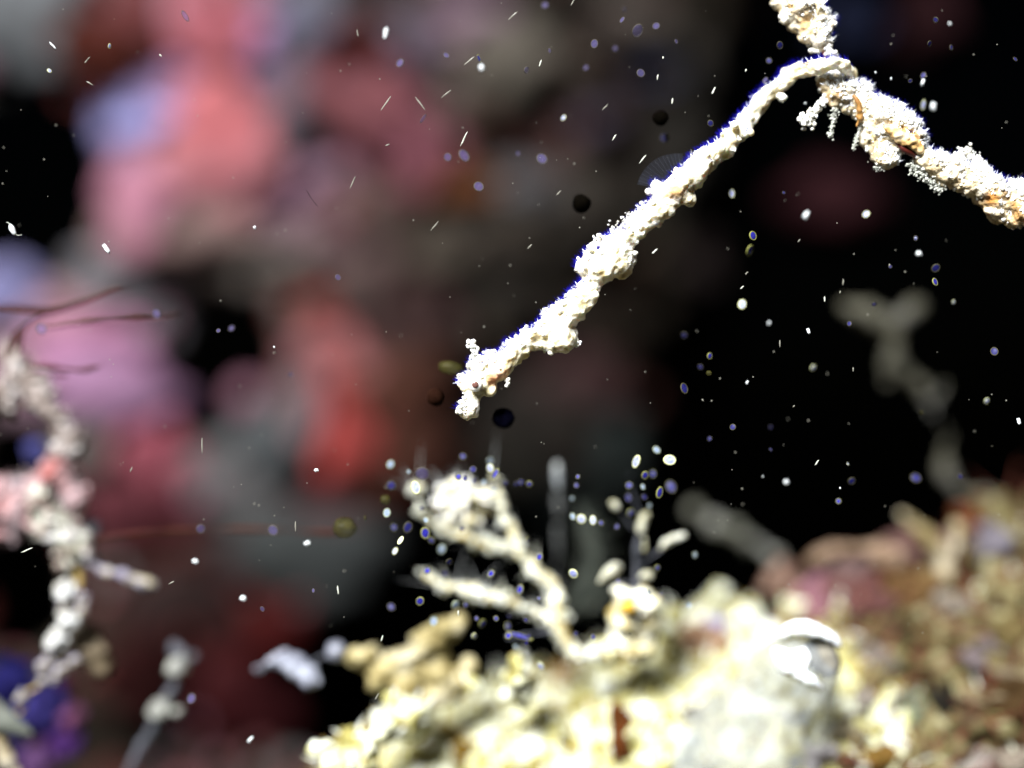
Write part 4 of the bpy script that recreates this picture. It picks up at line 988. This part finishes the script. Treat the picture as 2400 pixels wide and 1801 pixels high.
L = 'small round lilac blue bubble drifting in front of the reef wall'
for (z, x, y, r, m) in [(z2, 690, 1020, 33, 1), (z2, 795, 1010, 42, 0), (z2, 890, 1210, 38, 1), (z2, 380, 410, 34, 0), (z2, 1320, 35, 24, 0), (z2, 1820, 130, 26, 0), (z2, 1835, 65, 20, 0), (z2, 1920, 200, 42, 1), (z2, 2040, 170, 28, 1), (z2, 2170, 270, 18, 1), (z2, 1940, 475, 33, 1), (z2, 1640, 285, 28, 0), (z2, 1350, 330, 16, 0), (z2, 1440, 765, 19, 2),
                        (z2, 1200, 455, 26, 0), (z2, 1775, 315, 18, 0), (z2, 680, 360, 24, 0), (z2, 1585, 440, 18, 0), (z2, 2095, 895, 34, 3), (z4, 270, 475, 40, 1), (z4, 1015, 375, 32, 0), (z4, 1500, 470, 22, 1), (z4, 1415, 485, 16, 1), (z4, 1885, 770, 18, 0), (zb1, 1770, 120, 42, 1), (zb1, 1300, 110, 34, 0), (zb1, 1700, 630, 18, 1), (zb1, 1240, 1210, 34, 0),
                        (z2, 1145, 995, 14, 1), (z2, 1300, 1030, 40, 0), (z4, 2190, 140, 22, 0), (zb1, 2030, 510, 14, 1)]:
    px, py = z(x, y)
    speck('bubble', px, py, r * .30, r * .31 * rnd.uniform(.9, 1.25), rnd.uniform(-40, 40), (M_LIL, M_LIL, M_PALEB, M_DIMB)[m], L, G, cat='bubble')

# bright single specks, each different
BR = [(z2, 288, 215, 22, 54, -12, 'bright long white speck near the top, left of the middle'), (z2, 908, 440, 26, 32, 0, 'bright comma shaped speck at the top middle, its round head'), (z2, 892, 380, 13, 36, 20, 'blue tail above the bright comma shaped speck'),
      (z2, 530, 770, 17, 48, -28, 'slanted blue white speck above the twin lilac bubbles'), (z1, 1200, 105, 24, 56, 32, 'slanted lilac speck at the top left over the rose sponge'), (z1, 340, 295, 9, 44, 42, 'thin white slanted speck in the upper left corner'), (z1, 320, 460, 20, 22, 0, 'round pale speck in the upper left corner under the slanted one'),
      (z1, 710, 300, 15, 22, 0, 'small pale speck on the rust brown sponge'), (z1, 1650, 1475, 13, 13, 0, 'tiny bright white dot below the pink column'), (z1, 690, 1615, 19, 50, 34, 'bright slanted blue white speck right under the large black hollow'), (z4, 1776, 591, 10, 10, 0, 'tiny bright dot right of the round black hollow'),
      (z4, 2050, 1390, 24, 16, 15, 'small bright oval speck under the scarlet sponge'), (zb1, 1265, 320, 30, 18, -8, 'bright oval speck lowest left of the three over the lower wall'), (zb1, 1990, 205, 34, 22, 35, 'bright oval speck uppermost of the three over the lower wall'), (zb1, 1575, 560, 32, 23, 0, 'bright oval speck at the bottom of the three over the lower wall'),
      (zb1, 1622, 1475, 14, 36, -45, 'bright slender slanted speck near the bottom left over the crimson sponge'), (z3, 800, 1395, 24, 38, -35, 'bright oval speck under the curved tail'), (z3, 320, 1255, 26, 38, 10, 'pale oval speck just right of the fish tail bend'), (z3, 1560, 680, 18, 44, -8, 'pale upright oval speck right of the twig, left of its bright twin'),
      (z3, 1622, 690, 28, 36, 0, 'bright round speck right of the twig'), (z3, 1555, 535, 12, 32, -20, 'slim bright speck above the bright round one right of the twig'), (z3, 1530, 1645, 30, 22, 0, 'bright speck in the black water below the twig'), (z3, 995, 103, 10, 20, 12, 'small bright speck right of the upper twig'), (z3, 535, 520, 22, 32, -25, 'soft grey oval speck above the tail bend'),
      (z3, 1350, 510, 7, 12, 0, 'tiny oval speck right of the tail hook'), (z3, 1250, 470, 7, 9, 0, 'tiny dot right of the tail hook'), (z3, 1510, 1545, 15, 14, 0, 'small yellowish dot above the bright speck below the twig'), (z3, 795, 670, 9, 8, 0, 'tiny white dot left of the hanging white tuft'), (z3, 1730, 155, 14, 14, 0, 'small white dot at the upper right'),
      (z6, 175, 650, 30, 30, 0, 'blue round top of the paired bubble right of the fish belly'), (z6, 170, 760, 30, 24, 0, 'olive lower half of the paired bubble right of the fish belly'), (z6, 815, 490, 15, 28, 15, 'bright white ragged speck in the black water right of the fish'), (z6, 560, 435, 12, 16, -30, 'small bright speck left of the ragged one'), (z6, 418, 820, 12, 16, -20, 'small bright speck below and left of the ragged one'),
      (z6, 1970, 940, 24, 24, 0, 'bright round speck right of the pale branch'), (z6, 2178, 1075, 17, 32, 10, 'greenish ragged speck near the right edge'), (z6, 670, 1465, 22, 18, 20, 'bright oval speck over the grey green finger'), (z6, 1070, 1348, 10, 13, -20, 'small white dot left of the pale branch foot'), (z6, 1020, 1505, 9, 10, 0, 'tiny white dot below the small white dot left of the branch foot'),
      (z6, 1755, 300, 16, 16, 0, 'small bright dot right of the pale branch fork'), (z6, 1548, 1015, 14, 16, 0, 'small olive dot on the pale branch'), (z6, 520, 1430, 6, 7, 0, 'tiny dim dot left of the bright oval over the finger'), (zb2, 55, 205, 5, 5, 0, 'minute dot over the dark green grey sponge'), (zb2, 660, 185, 22, 40, -30, 'blurred blue white polyp drifting left of the fluffy head'),
      (zb2, 625, 255, 24, 32, -30, 'lower half of the blurred blue white polyp left of the fluffy head'), (zb2, 1137, 805, 16, 18, 0, 'small white bead in the dark gap above the tan coral arm'), (zb2, 430, 40, 12, 26, 0, 'dim tan oval speck left of the fluffy head')]
for (z, x, y, rx, rz, rot, lb) in BR:
    px, py = z(x, y)
    m = M_LIL if 'lilac' in lb or 'soft grey' in lb else M_DOT if lb.startswith('blue') else M_OLV if 'olive' in lb or 'tan oval' in lb else M_PALEB if ('pale' in lb or 'blurred' in lb) else M_WHITE
    speck('drifting_speck', px, py, rx * .23, rz * .25, rot, m, lb, 'bright specks adrift')

# thin glassy rods
G = 'thin glassy rods adrift'
L = 'thin short glassy rod drifting in the water'
for (z, x, y, l, rot, d) in [(z2, 1115, 100, 34, -48, 1), (z2, 1290, 410, 22, -20, 0), (z2, 830, 395, 40, -52, 1), (z2, 680, 610, 38, -52, 1), (z2, 290, 670, 54, -36, 1), (z2, 795, 900, 44, -24, 0), (z2, 75, 1180, 44, -24, 1), (z2, 605, 1465, 36, -40, 1), (z2, 1710, 695, 24, -45, 1), (z2, 2145, 655, 18, -10, 0), (z2, 1770, 890, 20, -35, 0),
                             (z2, 1955, 1030, 30, -40, 0), (z2, 1410, 1250, 22, -45, 1), (z2, 2050, 500, 16, -12, 0), (z2, 2085, 375, 8, 0, 0), (z2, 2030, 1630, 20, -50, 0), (z2, 1500, 15, 24, -30, 1), (z2, 510, 670, 50, 36, 1), (z2, 105, 215, 22, 10, 1), (z2, 300, 940, 16, -70, 1), (z1, 1040, 360, 10, 35, 0), (z1, 580, 540, 24, 60, 1), (z1, 565, 390, 26, -40, 1),
                             (z3, 200, 590, 22, -28, 0), (z3, 65, 1005, 34, 18, 1), (z3, 755, 1560, 12, -38, 1), (z3, 410, 457, 8, -10, 0), (z6, 870, 1340, 18, -32, 0), (z6, 920, 280, 17, 0, 0), (z6, 385, 205, 13, -45, 0), (z6, 1040, 170, 19, -5, 1), (z6, 630, 570, 22, 0, 1), (z6, 415, 112, 12, -45, 1), (z6, 1105, 735, 12, 0, 1), (z6, 1020, 235, 9, -20, 1),
                             (zb1, 1915, 95, 32, 0, 1), (zb1, 2190, 505, 28, 5, 0), (zb1, 1110, 460, 20, -62, 1), (zb1, 175, 248, 34, -65, 0), (z4, 1310, 1230, 48, 0, 1), (z4, 850, 1385, 16, -25, 1), (zb2, 540, 820, 18, -15, 0), (zb2, 1035, 655, 16, 0, 0), (zb2, 508, 1195, 26, -30, 1), (z6, 1340, 60, 8, 0, 1), (z6, 130, 935, 8, 40, 1), (z6, 720, 975, 8, -50, 1), (z2, 1220, 1600, 20, -45, 1)]:
    px, py = z(x, y)
    speck('glassy_rod', px, py, 1.7 if not d else 1.5, l * .36, rot, M_RODD if d else M_ROD, L, G, y=rnd.uniform(-.12, .06))

# dark round specks and the olive bubbles
for (px, py, r, rz, rot, m, lb, nm) in [(1362, 477, 22, 22, 0, M_DARK, 'black round speck in front of the dark wall above the fish', 'dark_speck'), (1549, 278, 18, 18, 0, M_DARK, 'faint black round speck left of the tail', 'dark_speck'),
                                        (1020, 932, 20, 21, 0, M_DBRN, 'dark brown round speck left of the fish snout', 'dark_speck'), (1180, 980, 26, 24, 0, mk('ink_speck', [(.002, .002, .006), (.003, .003, .010)], bump=0, rough=1, spec=0), 'blue black round speck below the fish chin', 'dark_speck'),
                                        (1056, 863, 16, 30, 82, M_OLV, 'olive elongated bubble just left of the fish crest', 'bubble'), (808, 1238, 28, 24, 0, M_OLV, 'large olive bubble at the end of the brown thread', 'bubble'), (903, 1172, 12, 12, 0, M_OLV, 'small yellow olive bubble left of the fluffy head', 'bubble')]:
    speck(nm, px, py, r, rz, rot, m, lb, 'dark round specks' if nm == 'dark_speck' else 'olive bubbles', y=.35, cat='speck' if nm == 'dark_speck' else 'bubble')

# small larva with two hairs in the black hollow
lv = empty('larva', P(28, 538, 0)); tag(lv, 'tiny glassy larva with hair tails in the large black hollow', 'larva')
organic('body', chain([(24, 528, 4), (28, 537, 8), (33, 546, 6), (36, 550, 3)], 0), .014, M_WHITE, lv)
organic('tail', chain([(24, 528, 1.6), (20, 523, 1.4), (14, 521, 1.2)], 0), .008, M_ROD, lv)
organic('tail', chain([(36, 550, 1.6), (44, 552, 1.4), (51, 551, 1.2)], 0), .008, M_ROD, lv)
hr = organic('dark_hair', chain([(718, 446, 1.3), (730, 466, 1.3), (744, 484, 1.2)], 0, .8), .008, M_DARK)
tag(hr, 'fine dark hair drifting over the mauve ridge of the wall', 'hair')

# fine dust: too small and too many to tell apart
rs = np.random.RandomState(9)
n = 260
dust = []
for _ in range(n):
    y = rs.uniform(-.5, .5)
    w = P(rs.uniform(-100, 2500), rs.uniform(-100, 1500), y)
    r_ = 10 ** rs.uniform(-2.35, -1.95)
    dust.append((w.x, w.y, w.z, r_))
du = put('marine_snow', mesh_from('marine_snow', *join_spheres(dust, 1)), M_RODD)
tag(du, 'fine pale dust adrift in the water', 'dust', kind='stuff')

# ------------------------------------------------------------------ telling look-alikes apart by what they float beside
ANCH = [(1090, 1180, 'the fluffy hydroid head'), (1308, 1120, 'the tall grey stem tip'), (1500, 1230, 'the budded polyp stem'), (1230, 1310, 'the main hydroid stem'), (1120, 1400, 'the lower hydroid branch'), (1217, 1570, 'the rock knob'),
        (1120, 890, 'the fish head'), (1320, 780, 'the fish belly'), (1430, 610, 'the fish mid body'), (1580, 450, 'the brown spot on the fish'), (1760, 270, 'the thin fish tail'), (1985, 160, 'the hooked tail tip'), (1890, 40, 'the upper twig'), (2090, 300, 'the twig bend'), (2320, 450, 'the lower twig end'),
        (2100, 790, 'the pale branch fork'), (2215, 1070, 'the pale branch foot'), (1720, 1250, 'the grey green finger'), (2320, 1280, 'the blue grey lump'), (310, 270, 'the lavender patch'), (100, 440, 'the large black hollow'), (540, 815, 'the round black hollow'), (795, 1000, 'the scarlet sponge'), (590, 125, 'the lilac sponge'),
        (1362, 477, 'the black round speck'), (940, 350, 'the dull rose sponge'), (1050, 140, 'the comma shaped speck'), (1480, 130, 'the dim blue grey sponge'), (170, 1280, 'the left branch'), (400, 1600, 'the stalked polyps'), (680, 1560, 'the white polyp clump'), (200, 700, 'the brown filaments'), (1000, 1520, 'the tan coral arm'), (530, 400, 'the pink column')]
ORD = ['', 'first', 'second', 'third', 'fourth', 'fifth', 'sixth', 'seventh', 'eighth', 'ninth', 'tenth', 'eleventh', 'twelfth']
NOUN = {'round blue polyps around the hydroids': 'small blue polyp dot', 'blue rimmed bubbles in the dark water': 'blue bubble in dark water', 'blue rimmed bubbles in front of the reef wall': 'lilac blue bubble', 'thin glassy rods adrift': 'thin glassy rod'}
buck = {}
for (o, px, py, r) in ALL:
    if o.get('group') in NOUN:
        ax, ay, an = min(ANCH, key=lambda q: math.hypot(q[0] - px, q[1] - py))
        dx, dy = px - ax, py - ay
        di = ('right of' if dx > 0 else 'left of') if abs(dx) > abs(dy) else ('below' if dy > 0 else 'above')
        buck.setdefault((o['group'], di, an), []).append((px, o))
for (g, di, an), L_ in buck.items():
    L_.sort(key=lambda q: q[0])
    for i, (px, o) in enumerate(L_):
        o['label'] = '%s %s %s' % (NOUN[g], di, an) + ('' if len(L_) == 1 else ', %s from left' % ORD[i + 1])
